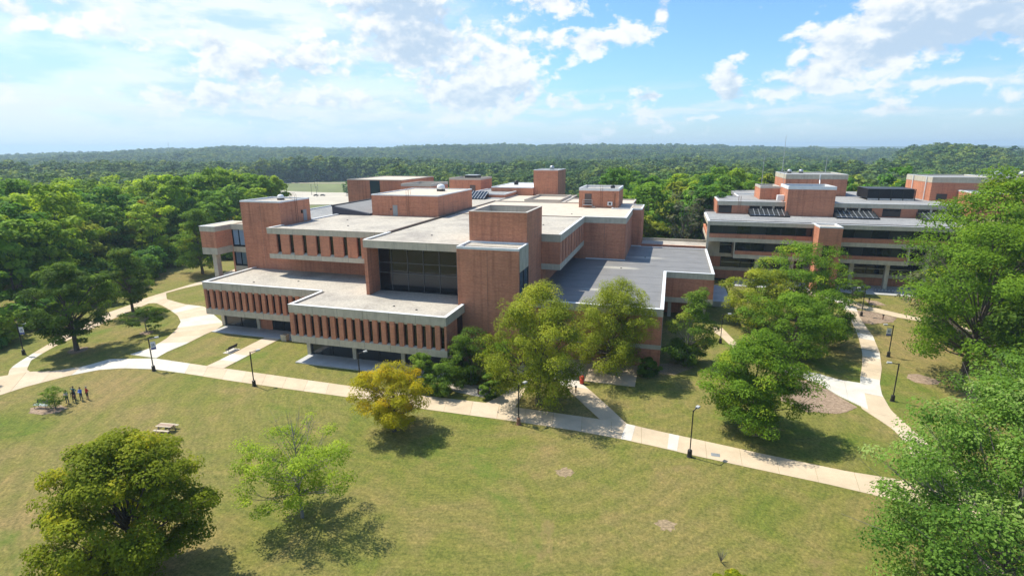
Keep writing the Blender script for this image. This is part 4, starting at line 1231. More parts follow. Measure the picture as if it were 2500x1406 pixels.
def prof(t, kind):
    if kind == 'round': return np.sqrt(np.clip(1 - (2 * t - 1.0) ** 2, 0.05, 1)) * (1 - .10 * t)
    if kind == 'oval': return np.sqrt(np.clip(1 - (1.75 * t - .78) ** 2, 0.04, 1))
    if kind == 'vase': return np.clip(.38 + 1.0 * t, 0, 1) * np.sqrt(np.clip(1 - np.clip((t - .62) / .40, 0, 1) ** 2, .03, 1))
    if kind == 'cone': return np.clip(1.05 - .85 * t, .12, 1) * np.clip(.55 + 3 * t, 0, 1)
    if kind == 'flat': return np.clip(.75 + 1.2 * t, 0, 1) * np.sqrt(np.clip(1 - np.clip((t - .45) / .58, 0, 1) ** 2, .05, 1))
    return np.ones_like(t)
def make_tree(name, h, rad, cb, kind, n_cl, per, leaf, mt, bark='bark', tr=.03, shape=.75, spread=.42, flatc=.62, yel=0, droop=0, lobes=.28, holes=.15, limbs=14, lean=(0, 0), inner=.35, topbare=0, seed=0):
    """returns (trunk mesh, crown mesh): crown bottom cb, radius rad, clumps of leaves at the ends of limbs"""
    g = np.random.default_rng(seed + 100)
    ch = h - cb
    ph = g.uniform(0, 6.28, 6)
    inner_ = .62
    nb = max(12, int(n_cl / 2.5))
    # boughs spread evenly through the envelope (golden-angle order keeps them apart)
    t = np.clip((np.arange(nb) + g.uniform(.2, .8, nb)) / nb, 0, 1)
    t = np.clip(t + g.normal(0, .05, nb), .02, 1)
    a = np.arange(nb) * 2.39996 + g.normal(0, .35, nb)
    lob = 1 + lobes * (np.sin(3 * a + ph[0] + 2 * t) * .5 + np.sin(5 * a + ph[1] - 5 * t) * .3 + np.sin(2 * a + ph[2] + 7 * t) * .4)
    rho = np.clip(g.uniform(.12, 1.0, nb) ** inner_, 0, 1)
    env = rad * prof(t, kind) * lob
    bc = np.stack([np.cos(a) * env * rho + lean[0] * t, np.sin(a) * env * rho + lean[1] * t, cb + ch * t * .90 + .03 * h], 1)
    if droop:
        bc[:, 2] -= droop * (rho ** 2) * ch * .22
    keep = g.uniform(size=nb) > holes * .5
    if topbare:
        keep &= t < topbare
    bc = bc[keep]; rho = rho[keep]; t = t[keep]; nb = len(bc)
    br = rad * .27 * g.uniform(.6, 1.2, nb)
    # sprays on the sunny side of every bough
    ns = 4
    bi = np.repeat(np.arange(nb), ns)
    d = g.normal(size=(nb * ns, 3)); d[:, 2] = d[:, 2] * .7 + .45
    outb = bc - np.array([lean[0] * .5, lean[1] * .5, cb + ch * .45]); outb /= np.linalg.norm(outb, axis=1, keepdims=True) + 1e-6
    d += outb[bi] * .7
    d /= np.linalg.norm(d, axis=1, keepdims=True)
    c = bc[bi] + d * (br[bi] * g.uniform(.45, 1.05, nb * ns))[:, None] * np.array([1, 1, .72])
    keep = g.uniform(size=len(c)) > holes
    c = c[keep]; bi = bi[keep]; m_ = len(c)
    cr = rad * spread * g.uniform(.45, .95, m_)
    bt = np.clip(g.normal(.45, .22, nb) + .25 * (t - .5), 0, 1) + (g.uniform(size=nb) < yel) * g.uniform(.45, .9, nb)
    ct = bt[bi] + g.normal(0, .14, m_)
    idx = np.repeat(np.arange(m_), max(8, int(per * .78)))
    n = len(idx)
    d = g.normal(size=(n, 3)); d[:, 2] = d[:, 2] * .75 + .42
    d /= np.linalg.norm(d, axis=1, keepdims=True)
    u = g.uniform(0.15, 1, n) ** .33
    P_ = c[idx] + d * (cr[idx] * u)[:, None] * np.array([1, 1, flatc])
    if droop:
        P_[:, 2] -= droop * .45 * cr[idx] * (d[:, 0] ** 2 + d[:, 1] ** 2) * u
    Nn = d * .8 + outb[bi][idx] * .35 + np.array([0, 0, .55]) + g.normal(size=(n, 3)) * .38
    S = leaf * g.uniform(.5, 1.3, n)
    tt = np.clip(ct[idx] + g.normal(0, .10, n), 0, 2)
    cm = quads_mesh('crown', P_, Nn, S, tt, mt)
    rho = rho[bi]
    # trunk and limbs
    B = MB()
    r0 = max(.05, h * tr)
    top = Vector((lean[0] * .8, lean[1] * .8, cb + ch * (.72 if not topbare else .95)))
    tp = [Vector((0, 0, -.25)), Vector((0, 0, .15)), Vector((lean[0] * .05, lean[1] * .05, cb * .55)), Vector((lean[0] * .2 + g.normal() * r0 * .5, lean[1] * .2, cb + ch * .12)),
          Vector((lean[0] * .5 + g.normal() * r0, lean[1] * .5 + g.normal() * r0, cb + ch * .4)), top]
    B.tube(tp, [r0 * 1.5, r0 * 1.12, r0 * .92, r0 * .72, r0 * .42, r0 * .10], 8)
    order = np.argsort(-rho + g.normal(0, .25, m_))[:limbs]
    for i in order:
        e = Vector(c[i])
        s_ = min(.95, max(.12, (e.z - cb) / ch * .75))
        z0 = cb * .8 + (top.z - cb * .8) * s_ * .72
        st = Vector((lean[0] * .4 * s_, lean[1] * .4 * s_, z0))
        mid = st.lerp(e, .5) + Vector((g.normal() * .2, g.normal() * .2, -.05 * ch * (1 - s_) + .03 * ch))
        r1 = r0 * .38 * (1 - .55 * s_)
        B.tube([st, mid, e], [r1, r1 * .6, r1 * .16], 5, False)
        for q in range(2):
            e2 = e + Vector((g.normal() * rad * .16, g.normal() * rad * .16, g.uniform(0, rad * .2)))
            B.tube([mid.lerp(e, .4), e2], [r1 * .32, r1 * .1], 4, False)
    if topbare:
        for q in range(16):
            an = g.uniform(0, 6.28); zz = cb + ch * g.uniform(.45, .8)
            L = rad * g.uniform(.35, .75)
            st = Vector((0, 0, zz)); e = st + Vector((math.cos(an) * L * .6, math.sin(an) * L * .6, L * 1.0))
            e.z = min(e.z, h * 1.02)
            md = st.lerp(e, .5) + Vector((math.cos(an), math.sin(an), 0)) * L * .08
            B.tube([st, md, e], [r0 * .20, r0 * .11, r0 * .05], 4, False)
            for w_ in range(4):
                f0 = st.lerp(e, g.uniform(.4, .95))
                B.tube([f0, f0 + Vector((g.normal() * L * .22, g.normal() * L * .22, L * g.uniform(.1, .35)))], [r0 * .07, r0 * .025], 3, False)
    tm = bpy.data.meshes.new('trunk')
    tm.from_pydata(B.v, [], B.f)
    tm.materials.append(mat(bark)); tm.shade_smooth()
    return tm, cm
def put_tree(name, meshes, x, y, label, cat='tree', group=None, rz=0., s=1., sz=1., z=None):
    o = empty(name, (x, y, H(x, y) if z is None else z), rz, label, cat, group)
    o.scale = (s, s, s * sz)
    for nm, me in zip(('trunk', 'crown'), meshes):
        link(bpy.data.objects.new(nm, me), o)
    return o
T = lambda *a, **k: make_tree(*a, **k)
# single trees of the lawns, each its own shape
put_tree('broadleaf_tree', T('o', 11.3, 4.8, .8, 'round', 330, 230, .105, 'leaf_oak', yel=.10, spread=.25, lobes=.10, holes=.06, seed=1, limbs=40, lean=(.3, -.2)), -35.4, 24.2, 'big dense olive green tree filling the lower left corner of the lawn')
put_tree('sparse_tree', T('o', 9.4, 4.2, 1.8, 'round', 190, 120, .085, 'leaf_lime', 'bark_grey', tr=.014, spread=.25, flatc=.5, holes=.12, seed=2, limbs=50, topbare=.74, inner=.5), -28.2, 33.2, 'thin half bare tree with grey twigs on top beside the big olive tree')
put_tree('maple_tree', T('o', 7.3, 3.9, 1.0, 'round', 190, 190, .085, 'leaf_maple', yel=.22, spread=.27, lobes=.2, seed=3, limbs=26, holes=.12), -27.7, 48.4, 'golden yellow maple standing by the front path')
put_tree('sapling', T('o', 2.7, 1.6, .5, 'round', 90, 40, .06, 'leaf_green', tr=.02, spread=.26, flatc=.6, seed=4, limbs=12), -69.5, 42.15, 'little sapling beside the green bench and the group of people')
put_tree('broadleaf_tree', T('o', 13.4, 4.8, 2.4, 'oval', 180, 190, .15, 'leaf_dark', tr=.026, spread=.27, seed=5, limbs=34, holes=.08, yel=.03), -87.2, 57.5, 'dark oak with a straight trunk on the lawn island at the left')
put_tree('broadleaf_tree', T('o', 12.0, 4.6, 2.6, 'cone', 125, 150, .15, 'leaf_dark', tr=.022, spread=.32, flatc=.45, seed=6, limbs=26), -97.2, 75.3, 'layered dark tree standing where the thin path meets the plaza')
put_tree('small_tree', T('o', 4.2, 3.0, 1.4, 'flat', 60, 100, .12, 'leaf_dark', 'bark_grey', tr=.022, spread=.30, flatc=.35, seed=7, limbs=18), -84.4, 67.1, 'small flat topped tree on the lawn island below the layered tree')
put_tree('broadleaf_tree', T('o', 15.6, 6.6, 2.0, 'cone', 155, 140, .18, 'leaf_green', tr=.022, spread=.30, flatc=.5, seed=8, limbs=26, yel=.12), -112.0, 106.5, 'bright green tree beside the pillar of the left rear bay')
put_tree('locust_tree', T('o', 15.2, 5.2, 2.4, 'oval', 300, 200, .095, 'leaf_locust', tr=.020, spread=.27, flatc=.8, droop=.45, lobes=.30, seed=9, limbs=44, holes=.12, yel=.08), -14.0, 59.1, 'tall feathery yellow green tree in the triangle between the paths')
put_tree('locust_tree', T('o', 13.4, 5.2, 2.2, 'oval', 280, 190, .095, 'leaf_locust', tr=.020, spread=.27, flatc=.8, droop=.5, lobes=.34, seed=10, limbs=44, holes=.14, lean=(1.4, 0)), -7.0, 70.6, 'broad feathery tree close to the front of the low grey roofed wing')
put_tree('small_tree', T('o', 11.1, 3.9, 1.0, 'cone', 110, 140, .115, 'leaf_shrub', 'bark_grey', tr=.016, spread=.32, seed=11, limbs=26, yel=.28, holes=.2, lean=(1.2, 0)), 3.4, 77.2, 'loose olive tree with orange tips in the corner of the low wing')
put_tree('locust_tree', T('o', 11.2, 4.9, 1.6, 'round', 280, 190, .105, 'leaf_green', tr=.022, spread=.30, flatc=.40, droop=.5, seed=12, limbs=40, yel=.06, holes=.08), 10.1, 59.2, 'wide feathery green tree on the lawn by the pale forked path')
put_tree('broadleaf_tree', T('o', 13.2, 7.0, 1.5, 'vase', 145, 150, .15, 'leaf_green', tr=.022, spread=.28, seed=13, limbs=34, yel=.10, holes=.1), 22.6, 103.0, 'tall upright tree directly in front of the back building')
put_tree('broadleaf_tree', T('o', 10.2, 5.0, .8, 'oval', 130, 150, .14, 'leaf_locust', tr=.022, spread=.30, seed=14, limbs=26, yel=.15), 15.4, 97.0, 'yellow green bushy tree right of the shaded lawn strip')
put_tree('broadleaf_tree', T('o', 9.6, 5.6, .8, 'round', 145, 170, .13, 'leaf_green', tr=.022, spread=.30, seed=15, limbs=28), 18.3, 83.0, 'rounded green tree left of the long curving path')
put_tree('broadleaf_tree', T('o', 8.5, 4.2, .8, 'round', 100, 140, .13, 'leaf_green', tr=.022, spread=.30, seed=25, limbs=22), 24.3, 90.5, 'lower dark green tree tucked behind the rounded green one')
put_tree('small_tree', T('o', 4.6, 2.6, 1.3, 'flat', 48, 55, .15, 'leaf_dark', tr=.02, spread=.32, flatc=.45, seed=16, limbs=12), 34.3, 114.2, 'small dark tree on the mulch bed at the path fork')
put_tree('broadleaf_tree', T('o', 20.0, 8.2, 3.0, 'oval', 200, 200, .16, 'leaf_green', tr=.022, spread=.28, seed=17, limbs=40, yel=.10, lean=(1.5, 0), lobes=.34, holes=.1), 38.2, 80.2, 'large bright green tree with a bare leaning trunk at the right')
put_tree('broadleaf_tree', T('o', 26.5, 10.0, 3.0, 'round', 330, 130, .20, 'leaf_green', tr=.02, spread=.27, seed=18, limbs=40, yel=.08, lobes=.34), 47.6, 97, 'tallest tree at the right edge hiding the end of the back building')
put_tree('broadleaf_tree', T('o', 23, 9.0, 3.0, 'oval', 180, 150, .22, 'leaf_wood', tr=.02, spread=.28, seed=27, limbs=30), 58, 108, 'tall tree beyond the tallest one at the right edge')
put_tree('broadleaf_tree', T('o', 21, 8.8, 2.0, 'oval', 170, 110, .28, 'leaf_dark', tr=.02, spread=.28, seed=19, limbs=30), 46.5, 74, 'dark tree at the right edge behind the pale leaved one')
put_tree('broadleaf_tree', T('o', 15.8, 7.4, .6, 'oval', 330, 260, .105, 'leaf_silver', 'bark_grey', tr=.02, spread=.25, seed=20, limbs=60, yel=.20, lobes=.26, holes=.10), 21.7, 36.6, 'big pale leaved tree filling the lower right corner')
put_tree('broadleaf_tree', T('o', 13.5, 6.2, .6, 'oval', 170, 240, .12, 'leaf_silver', 'bark_grey', tr=.02, spread=.27, seed=26, limbs=40, yel=.18, lobes=.26), 30.0, 50.5, 'pale leaved tree behind the big one at the lower right')
put_tree('small_tree', T('o', 13.5, 4.8, 1.8, 'oval', 80, 80, .20, 'leaf_grey', tr=.016, spread=.30, seed=21, limbs=26, holes=.25), 42.5, 98.5, 'thin greyish tree between the lamp post and the big right trees')
put_tree('small_tree', T('o', 5.0, 3.2, .6, 'round', 55, 70, .16, 'leaf_green', tr=.02, spread=.34, seed=22, limbs=12), -86.6, 42.3, 'small tree at the left edge beside the path')
put_tree('small_tree', T('o', 9.0, 4.6, 1.6, 'round', 80, 90, .18, 'leaf_dark', tr=.02, spread=.30, seed=23, limbs=16), -74, 31.0, 'tree just outside the left edge of the lawn')
# shrubs by the front wing
for k, (x, y, h_, rd, mt_, lab) in enumerate([(-29.2, 58.9, 5.0, 1.9, 'leaf_shrub', 'upright light green shrub just right of the golden maple'), (-26.4, 58.7, 4.1, 2.3, 'leaf_shrub', 'rounded green shrub at the corner of the front pier block'),
        (-23.7, 61.9, 8.0, 2.9, 'leaf_dark', 'tall dark shrub against the brick tower'), (-20.2, 59.1, 3.1, 1.2, 'leaf_shrub', 'small shrub beside the left branch of the path fork'),
        (-25.6, 63.5, 6.0, 2.2, 'leaf_dark', 'dark shrub behind the rounded one under the block end'), (-20.5, 64.5, 5.5, 2.2, 'leaf_green', 'green shrub at the foot of the brick tower'),
        (3.6, 78.0, 3.4, 2.5, 'leaf_dark', 'dark shrub under the loose olive tree'), (-1.6, 71.6, 2.2, 1.5, 'leaf_dark', 'low dark shrub before the low wing wall'),
        (5.9, 34.7, 1.3, .9, 'leaf_oak', 'low shrub at the bottom edge of the lawn')]):
    put_tree('shrub', T('s', h_, rd, .1, 'round', 75, 140, .09, mt_, tr=.015, spread=.36, seed=40 + k, limbs=12, holes=.08), x, y, lab, 'shrub', 'shrubs')
# leafless little shrub on the lawn
dr = empty('dead_shrub', (5.3, 37.35, 0), label='small leafless twiggy shrub near the bottom of the lawn', cat='shrub')
db = MB()
for q in range(38):
    an = rng.uniform(0, 6.28); l_ = rng.uniform(.5, 1.2)
    db.tube([(0, 0, 0), (math.cos(an) * l_ * .22, math.sin(an) * l_ * .22, l_ * .6), (math.cos(an) * l_ * .38, math.sin(an) * l_ * .38, l_)], [.014, .010, .005], 4, False)
db.build('twigs', 'bark_grey', dr)

# ------------------------------------------------------------------ woods
KINDS = []
for k in range(7):
    hh = 17 + 1.0 * k % 3
    KINDS.append(make_tree('w', 18, [6.2, 5.4, 6.8, 5.0, 6.0, 5.6, 6.5][k], [3, 2.5, 4, 2, 3, 3.5, 2.5][k], ['round', 'oval', 'vase', 'cone', 'oval', 'round', 'oval'][k], 100, 44, .44, 'leaf_wood', tr=.014, spread=.30, lobes=.34, holes=.12, limbs=9, seed=200 + k))
GOLD = make_tree('w', 15, 5.0, 2, 'oval', 70, 44, .42, 'leaf_gold', tr=.014, spread=.33, limbs=9, seed=220)
ORNG = make_tree('w', 17, 4.6, 4, 'oval', 60, 44, .40, 'leaf_orange', tr=.014, spread=.33, limbs=9, seed=221)
GREY = make_tree('w', 16, 4.8, 3, 'vase', 55, 26, .36, 'leaf_grey', 'bark_grey', tr=.016, spread=.36, limbs=40, seed=222, holes=.3)
BRIT = make_tree('w', 13, 5.6, 1.5, 'round', 80, 46, .42, 'leaf_locust', tr=.014, spread=.33, limbs=9, seed=223)
UNDER = make_tree('u', 5, 3.6, .1, 'round', 40, 40, .40, 'leaf_wood', tr=.014, spread=.42, limbs=6, seed=224)
def inpoly(x, y, poly):
    c = False
    n = len(poly)
    j = n - 1
    for i in range(n):
        xi, yi = poly[i]; xj, yj = poly[j]
        if (yi > y) != (yj > y) and x < (xj - xi) * (y - yi) / (yj - yi) + xi:
            c = not c
        j = i
    return c
LEFTWOOD = [(-103, 44), (-109, 58), (-116, 72), (-121, 88), (-130, 100), (-133, 116), (-120, 136), (-124, 150), (-150, 182), (-186, 224), (-232, 278), (-280, 332), (-560, 330), (-560, -60), (-150, -60)]
REARWOOD = [(-7, 148), (9, 148), (20, 190), (60, 192), (95, 178), (120, 130), (200, 130), (200, 330), (-20, 330), (-22, 190)]
RIGHTWOOD = [(56, 60), (62, 95), (80, 120), (180, 130), (180, 40), (60, 30)]
def scatter(poly, spacing, jitter=.75):
    xs = [p[0] for p in poly]; ys = [p[1] for p in poly]
    pts = []
    y = min(ys); row = 0
    while y < max(ys):
        x = min(xs) + (row % 2) * spacing / 2
        while x < max(xs):
            px_, py_ = x + rng.uniform(-1, 1) * spacing * jitter * .5, y + rng.uniform(-1, 1) * spacing * jitter * .5
            if inpoly(px_, py_, poly):
                pts.append((px_, py_))
            x += spacing
        y += spacing * .87; row += 1
    return pts
def view(x, y, marg=8):
    """roughly inside the photograph's field, in world bearings"""
    th = math.degrees(math.atan2(x, y)); r = math.hypot(x, y)
    m_ = math.degrees(marg / max(r, 1))
    return -59.5 - m_ < th < 27.5 + m_ and y > 5
stuff_pts = []
def plant(poly, spacing, cap, label, group, special=None, name='wood_tree'):
    pts = [p for p in scatter(poly, spacing) if view(*p)]
    pts.sort(key=lambda p: math.hypot(*p))
    for i, (x, y) in enumerate(pts):
        if i < cap:
            q_ = rng.random()
            me = KINDS[int(rng.integers(0, 7))]; lb_ = label
            if q_ < .07:
                me = GREY; lb_ = label.replace('green tree', 'thin greyish tree')
            elif q_ < .16:
                me = BRIT; lb_ = label.replace('green tree', 'yellow green tree')
            elif q_ < .19 and 'left' in label:
                me = GOLD; lb_ = label.replace('green tree', 'golden tree')
            put_tree(name, me, x, y, lb_, 'tree', group, rng.uniform(0, 6.28), rng.uniform(.80, 1.22), rng.uniform(.9, 1.12))
        else:
            stuff_pts.append((x, y))
plant(LEFTWOOD, 8.6, 215, 'green tree in the dense wood left of the buildings', 'trees of the left wood')
plant(REARWOOD, 9.0, 90, 'green tree in the wood behind the buildings', 'trees of the rear wood')
plant(RIGHTWOOD, 9.5, 20, 'green tree in the wood beyond the right edge', 'trees of the right wood')
for (x, y, me, s, lab) in [(-143, 120, ORNG, .98, 'orange and yellow turning tree at the edge of the left wood'), (-150, 113, GOLD, .8, 'yellowing tree left of the orange one in the left wood'), (-133, 138, GOLD, .72, 'bright yellow tree just behind the left rear bay'),
        (-150, 160, GREY, 1.05, 'bare grey tree standing in the left wood'), (-140, 155, GREY, 1.0, 'greyish thin tree near the left stair tower'), (-152, 172, GREY, .95, 'second greyish tree behind the left stair tower'), (-136, 98, BRIT, 1.0, 'yellow green tree in the middle of the left wood edge'),
        (33, 212, BRIT, 1.55, 'bright yellow green tree behind the back building tower'), (55, 196, BRIT, 1.35, 'bright green tree right of the back building tower'), (2, 172, BRIT, 1.5, 'bright topped tree in the gap between the two buildings')]:
    put_tree('wood_tree', me, x, y, lab, 'tree', 'single trees of the woods', rng.uniform(0, 6), s)
for i, (x, y) in enumerate([(-101, 52), (-106, 64), (-113, 74), (-110, 79), (-117, 87), (-119, 93), (-125, 104), (-121, 99), (-128, 111), (-130, 118), (-122, 124), (-112, 131), (-107, 141), (-128, 92), (-118, 80), (-103, 57), (0, 150), (5, 152), (-3, 153), (8, 158), (-104, 128), (-98, 131)]):
    put_tree('undergrowth', UNDER, x, y, 'low leafy undergrowth along the edge of the wood', 'shrub', 'undergrowth at the wood edges', rng.uniform(0, 6), rng.uniform(.7, 1.25))
# a row of trees round the car park, and tree beside the rear lawn
for (x, y, s, lab) in [(-447, 575, 2.1, 'left of the two broad pale green trees behind the car park'), (-412, 585, 2.2, 'right of the two broad pale green trees behind the car park'), (-478, 560, 1.5, 'smaller pale tree left of the broad ones behind the car park')]:
    put_tree('willow_tree', BRIT, x, y, lab, 'tree', 'trees behind the car park', rng.uniform(0, 6), s)
put_tree('small_tree', KINDS[1], -92.5, 134, 'dark green tree right of the left stair tower', 'tree', None, 1.0, .62)
put_tree('small_tree', KINDS[4], -268, 415, 'single dark tree on the near edge of the car park', 'tree', None, 1.0, .62)
for (x, y) in ((-86, 139), (-84, 131), (-80, 136)):
    put_tree('undergrowth', UNDER, x, y, 'small shrub on the lawn behind the stair tower', 'shrub', 'shrubs behind the stair tower', rng.uniform(0, 6), .8)

# far woodland, uncountable: one object
def far_woodland():
    src = bpy.data.collections.new('woodland_sources')
    for k in range(5):
        tm, cm = make_tree('f', 17, [6.5, 5.8, 7.2, 6.0, 6.4][k], 1.0, ['round', 'oval', 'round', 'vase', 'oval'][k], 63, 12, .95, 'leaf_far', spread=.36, lobes=.36, limbs=0, seed=300 + k)
        o = bpy.data.objects.new('woodland_source', cm)
        src.objects.link(o)
    pts = list(stuff_pts)
    def ring(r0, r1, sp):
        r = r0
        while r < r1:
            s_ = sp * (1 + r / 3600)
            nst = int(math.radians(96) * r / s_)
            for j in range(nst):
                th = math.radians(-62 + 96 * (j + rng.uniform(0, 1)) / nst)
                rr = r + rng.uniform(0, s_)
                x, y = rr * math.sin(th), rr * math.cos(th)
                td = math.degrees(th)
                if clearing(rr, td) or inpoly(x, y, LEFTWOOD) or inpoly(x, y, REARWOOD) or inpoly(x, y, RIGHTWOOD):
                    continue
                if rr < 330 and -42 < td < 4: continue
                if rr < 330 and td >= 4: continue
                pts.append((x, y))
            r += s_ * .87
    ring(300, 2750, 8.6)
    pts_ = np.array(pts)
    n = len(pts_)
    z = hgt(pts_[:, 0], pts_[:, 1])
    me = bpy.data.meshes.new('woodland')
    me.vertices.add(n)
    me.vertices.foreach_set('co', np.column_stack([pts_, z - .4]).astype(np.float32).ravel())
    rr = np.hypot(pts_[:, 0], pts_[:, 1])
    lf = np.sin(pts_[:, 0] / 47. + 1.1) * np.cos(pts_[:, 1] / 61.) + .7 * np.sin(pts_[:, 0] / 23. - pts_[:, 1] / 31.)
    sc = rng.uniform(.62, 1.25, n) * (1 + .14 * lf) * (1 + rr / 5200)
    for nm, arr, typ in (('wscale', sc, 'FLOAT'), ('wrot', rng.uniform(0, 6.28, n), 'FLOAT'), ('widx', rng.integers(0, 5, n), 'INT')):
        a = me.attributes.new(nm, typ, 'POINT'); a.data.foreach_set('value', np.asarray(arr, np.float32 if typ == 'FLOAT' else np.int32))
    o = link(bpy.data.objects.new('woodland', me))
    tag(o, 'endless rolling woodland of tree crowns beyond the campus', 'woodland', kind='stuff')
    ng = bpy.data.node_groups.new('woodland', 'GeometryNodeTree')
    ng.interface.new_socket('Geometry', in_out='INPUT', socket_type='NodeSocketGeometry')
    ng.interface.new_socket('Geometry', in_out='OUTPUT', socket_type='NodeSocketGeometry')
    N = ng.nodes; Lk = ng.links
    gi = N.new('NodeGroupInput'); go = N.new('NodeGroupOutput')
    ip = N.new('GeometryNodeInstanceOnPoints')
    ci = N.new('GeometryNodeCollectionInfo'); ci.inputs['Collection'].default_value = src
    ci.inputs['Separate Children'].default_value = True; ci.inputs['Reset Children'].default_value = True
    ip.inputs['Pick Instance'].default_value = True
    def attr(nm, typ):
        a = N.new('GeometryNodeInputNamedAttribute'); a.data_type = typ; a.inputs['Name'].default_value = nm
        return a.outputs['Attribute']
    cx = N.new('ShaderNodeCombineXYZ'); Lk.new(attr('wrot', 'FLOAT'), cx.inputs[2])
    Lk.new(gi.outputs[0], ip.inputs['Points']); Lk.new(ci.outputs[0], ip.inputs['Instance'])
    Lk.new(attr('widx', 'INT'), ip.inputs['Instance Index']); Lk.new(cx.outputs[0], ip.inputs['Rotation'])
    Lk.new(attr('wscale', 'FLOAT'), ip.inputs['Scale']); Lk.new(ip.outputs[0], go.inputs[0])
    md = o.modifiers.new('woodland', 'NODES'); md.node_group = ng
    print('far trees', n)
far_woodland()

# ------------------------------------------------------------------ car park far left
zl = -7.9
lot = [(-455, 512), (-332, 520), (-236, 385), (-212, 345), (-290, 325), (-390, 400)]
v = [(x, y, -7.75) for x, y in lot]
o = mesh_obj('parking_lot', v, [tuple(range(len(v)))], 'lot_paving'); tag(o, kind='structure')
for f_i, (pa, pb) in enumerate([([(-150, 262), (-128, 232), (-118, 206)], [(-145, 266), (-123, 235), (-113, 207)]), ([(-450, 535), (-348, 540), (-250, 528)], [(-450, 541), (-348, 546), (-250, 534)])]):
    vv = [(x, y, H(x, y) + .25) for x, y in pa + pb[::-1]]
    tag(mesh_obj('path', vv, [tuple(range(len(vv)))], 'slab_warm'), kind='structure')
lt = [(-395, 445), (-372, 470), (-352, 420), (-345, 478), (-330, 395), (-322, 450), (-300, 410), (-296, 470), (-282, 392), (-272, 430), (-262, 405), (-415, 475)]
proto = None
for i, (x, y) in enumerate(lt):
    if proto is None:
        r = empty('lot_lamp', (0, 0, 0))
        MB().tube([(0, 0, 0), (0, 0, 8.6)], [.16, .10], 6).build('pole', 'dark_metal', r)
        MB().box(-1.3, 1.3, -.08, .08, 8.5, 8.62).build('arm', 'dark_metal', r)
        for sx_ in (-1.3, 1.3):
            MB().box(sx_ - .35, sx_ + .35, -.25, .25, 8.55, 8.78).build('lamp_head', 'grey_metal', r)
        proto = r
    else:
        r = copy_tree(proto)
    r.location = (x, y, H(x, y))
    tag(r, 'tall twin headed lamp post in the far car park', 'lamp post', 'lamp posts in the car park')
def car(x, y, rz, label):
    r = empty('parked_car', (x, y, H(x, y) + .2), rz, label, 'car', 'parked cars')
    pr_ = [(-2.2, .35), (-2.2, .75), (-1.5, .85), (-.9, 1.38), (.7, 1.40), (1.35, .90), (2.1, .80), (2.2, .35)]
    vv = [(px_, s * .85, pz) for s in (-1, 1) for px_, pz in pr_]
    n_ = len(pr_)
    ff = [tuple(range(n_)), tuple(range(2 * n_ - 1, n_ - 1, -1))] + [(i, i + n_, (i + 1) % n_ + n_, (i + 1) % n_) for i in range(n_)]
    mesh_obj('body', vv, ff, 'car_paint', r)
    for wx in (-1.35, 1.4):
        for s in (-.8, .8):
            MB().tube([(wx, s - .1, .34), (wx, s + .1, .34)], .34, 10).build('wheel', 'tyre', r)
    MB().box(-.8, .6, -.87, .87, .92, 1.28).build('window', 'glass_dark', r)
car(-290, 402, .4, 'dark car parked near the middle of the far lot')
car(-285, 404, .4, 'second dark car parked beside the first in the far lot')

# ------------------------------------------------------------------ lamp posts
def lamp(x, y, h, adir, label, banner=None):
    r = empty('lamp_post', (x, y, H(x, y)), 0, label, 'lamp post', 'lamp posts along the paths')
    MB().lathe([(.30, 0), (.30, .05), (.24, .07), (.22, .75), (.10, .80)], n=8).build('base', 'rust' if banner == 'edge' else 'dark_metal', r)
    MB().box(-.052, .052, -.052, .052, .7, h).build('pole', 'dark_metal', r)
    dx, dy = adir
    ex, ey = dx * .75, dy * .75
    MB().tube([(0, 0, h - .12), (ex, ey, h - .02)], .05, 6).build('arm', 'dark_metal', r)
    px_, py_ = -dy, dx
    vv = []
    for zz, k in ((h - .10, 1.0), (h + .07, .92)):
        for s, w in ((0, -1), (1, -1), (1, 1), (0, 1)):
            vv.append((ex + dx * .52 * s * k + px_ * .16 * w * k, ey + dy * .52 * s * k + py_ * .16 * w * k, zz))
    hd = mesh_obj('lamp_head', vv, BOXF, 'lamp_grey', r)
    if banner:
        bx, by = (dx, dy) if banner == 'flat' else (-.27, .963)
        px_, py_ = -by, bx
        z0, z1 = h - 1.65, h - .55
        off, w = .12, .62
        def pl(name, a0, a1, c0, c1, th, mt, par):
            q = []
            for zz in (c0, c1):
                for a, t_ in ((a0, -th), (a1, -th), (a1, th), (a0, th)):
                    q.append((bx * a + px_ * t_, by * a + py_ * t_, zz))
            return mesh_obj(name, q, BOXF, mt, par)
        bn = pl('banner', off, off + w, z0, z1, .012, 'banner_white', r)
        pl('banner_foot', off, off + w, z0, z0 + .28, .016, 'banner_blue', bn)
        pl('emblem', off + .14, off + w - .14, z0 + .50, z0 + .58, .017, 'banner_grey', bn)
        pl('emblem', off + .14, off + .22, z0 + .42, z0 + .86, .018, 'banner_grey', bn)
        pl('emblem', off + w - .24, off + w - .16, z0 + .42, z0 + .86, .018, 'banner_grey', bn)
        pl('emblem', off + .28, off + .36, z0 + .62, z0 + .86, .018, 'banner_grey', bn)
        MB().tube([(0, 0, z1 + .03), (bx * (off + w), by * (off + w), z1 + .03)], .018, 5).build('banner_arm', 'dark_metal', r)
        MB().tube([(0, 0, z0 - .03), (bx * (off + w), by * (off + w), z0 - .03)], .018, 5).build('banner_arm', 'dark_metal', r)
    return r
d_ = math.sqrt(.5)
lamp(-68.5, 54.5, 4.75, (.55, .835), 'lamp post with a white banner where the left paths fork', 'flat')
lamp(-51.15, 54.1, 4.75, (.5, .866), 'lamp post on the front path below the entrance walk')
lamp(-14.9, 53.55, 4.8, (.5, .866), 'lamp post with a banner seen edge on below the path triangle', 'edge')
lamp(3.4, 51.8, 5.1, (.45, .89), 'lamp post beside the tan path in front of the wide feathery tree')
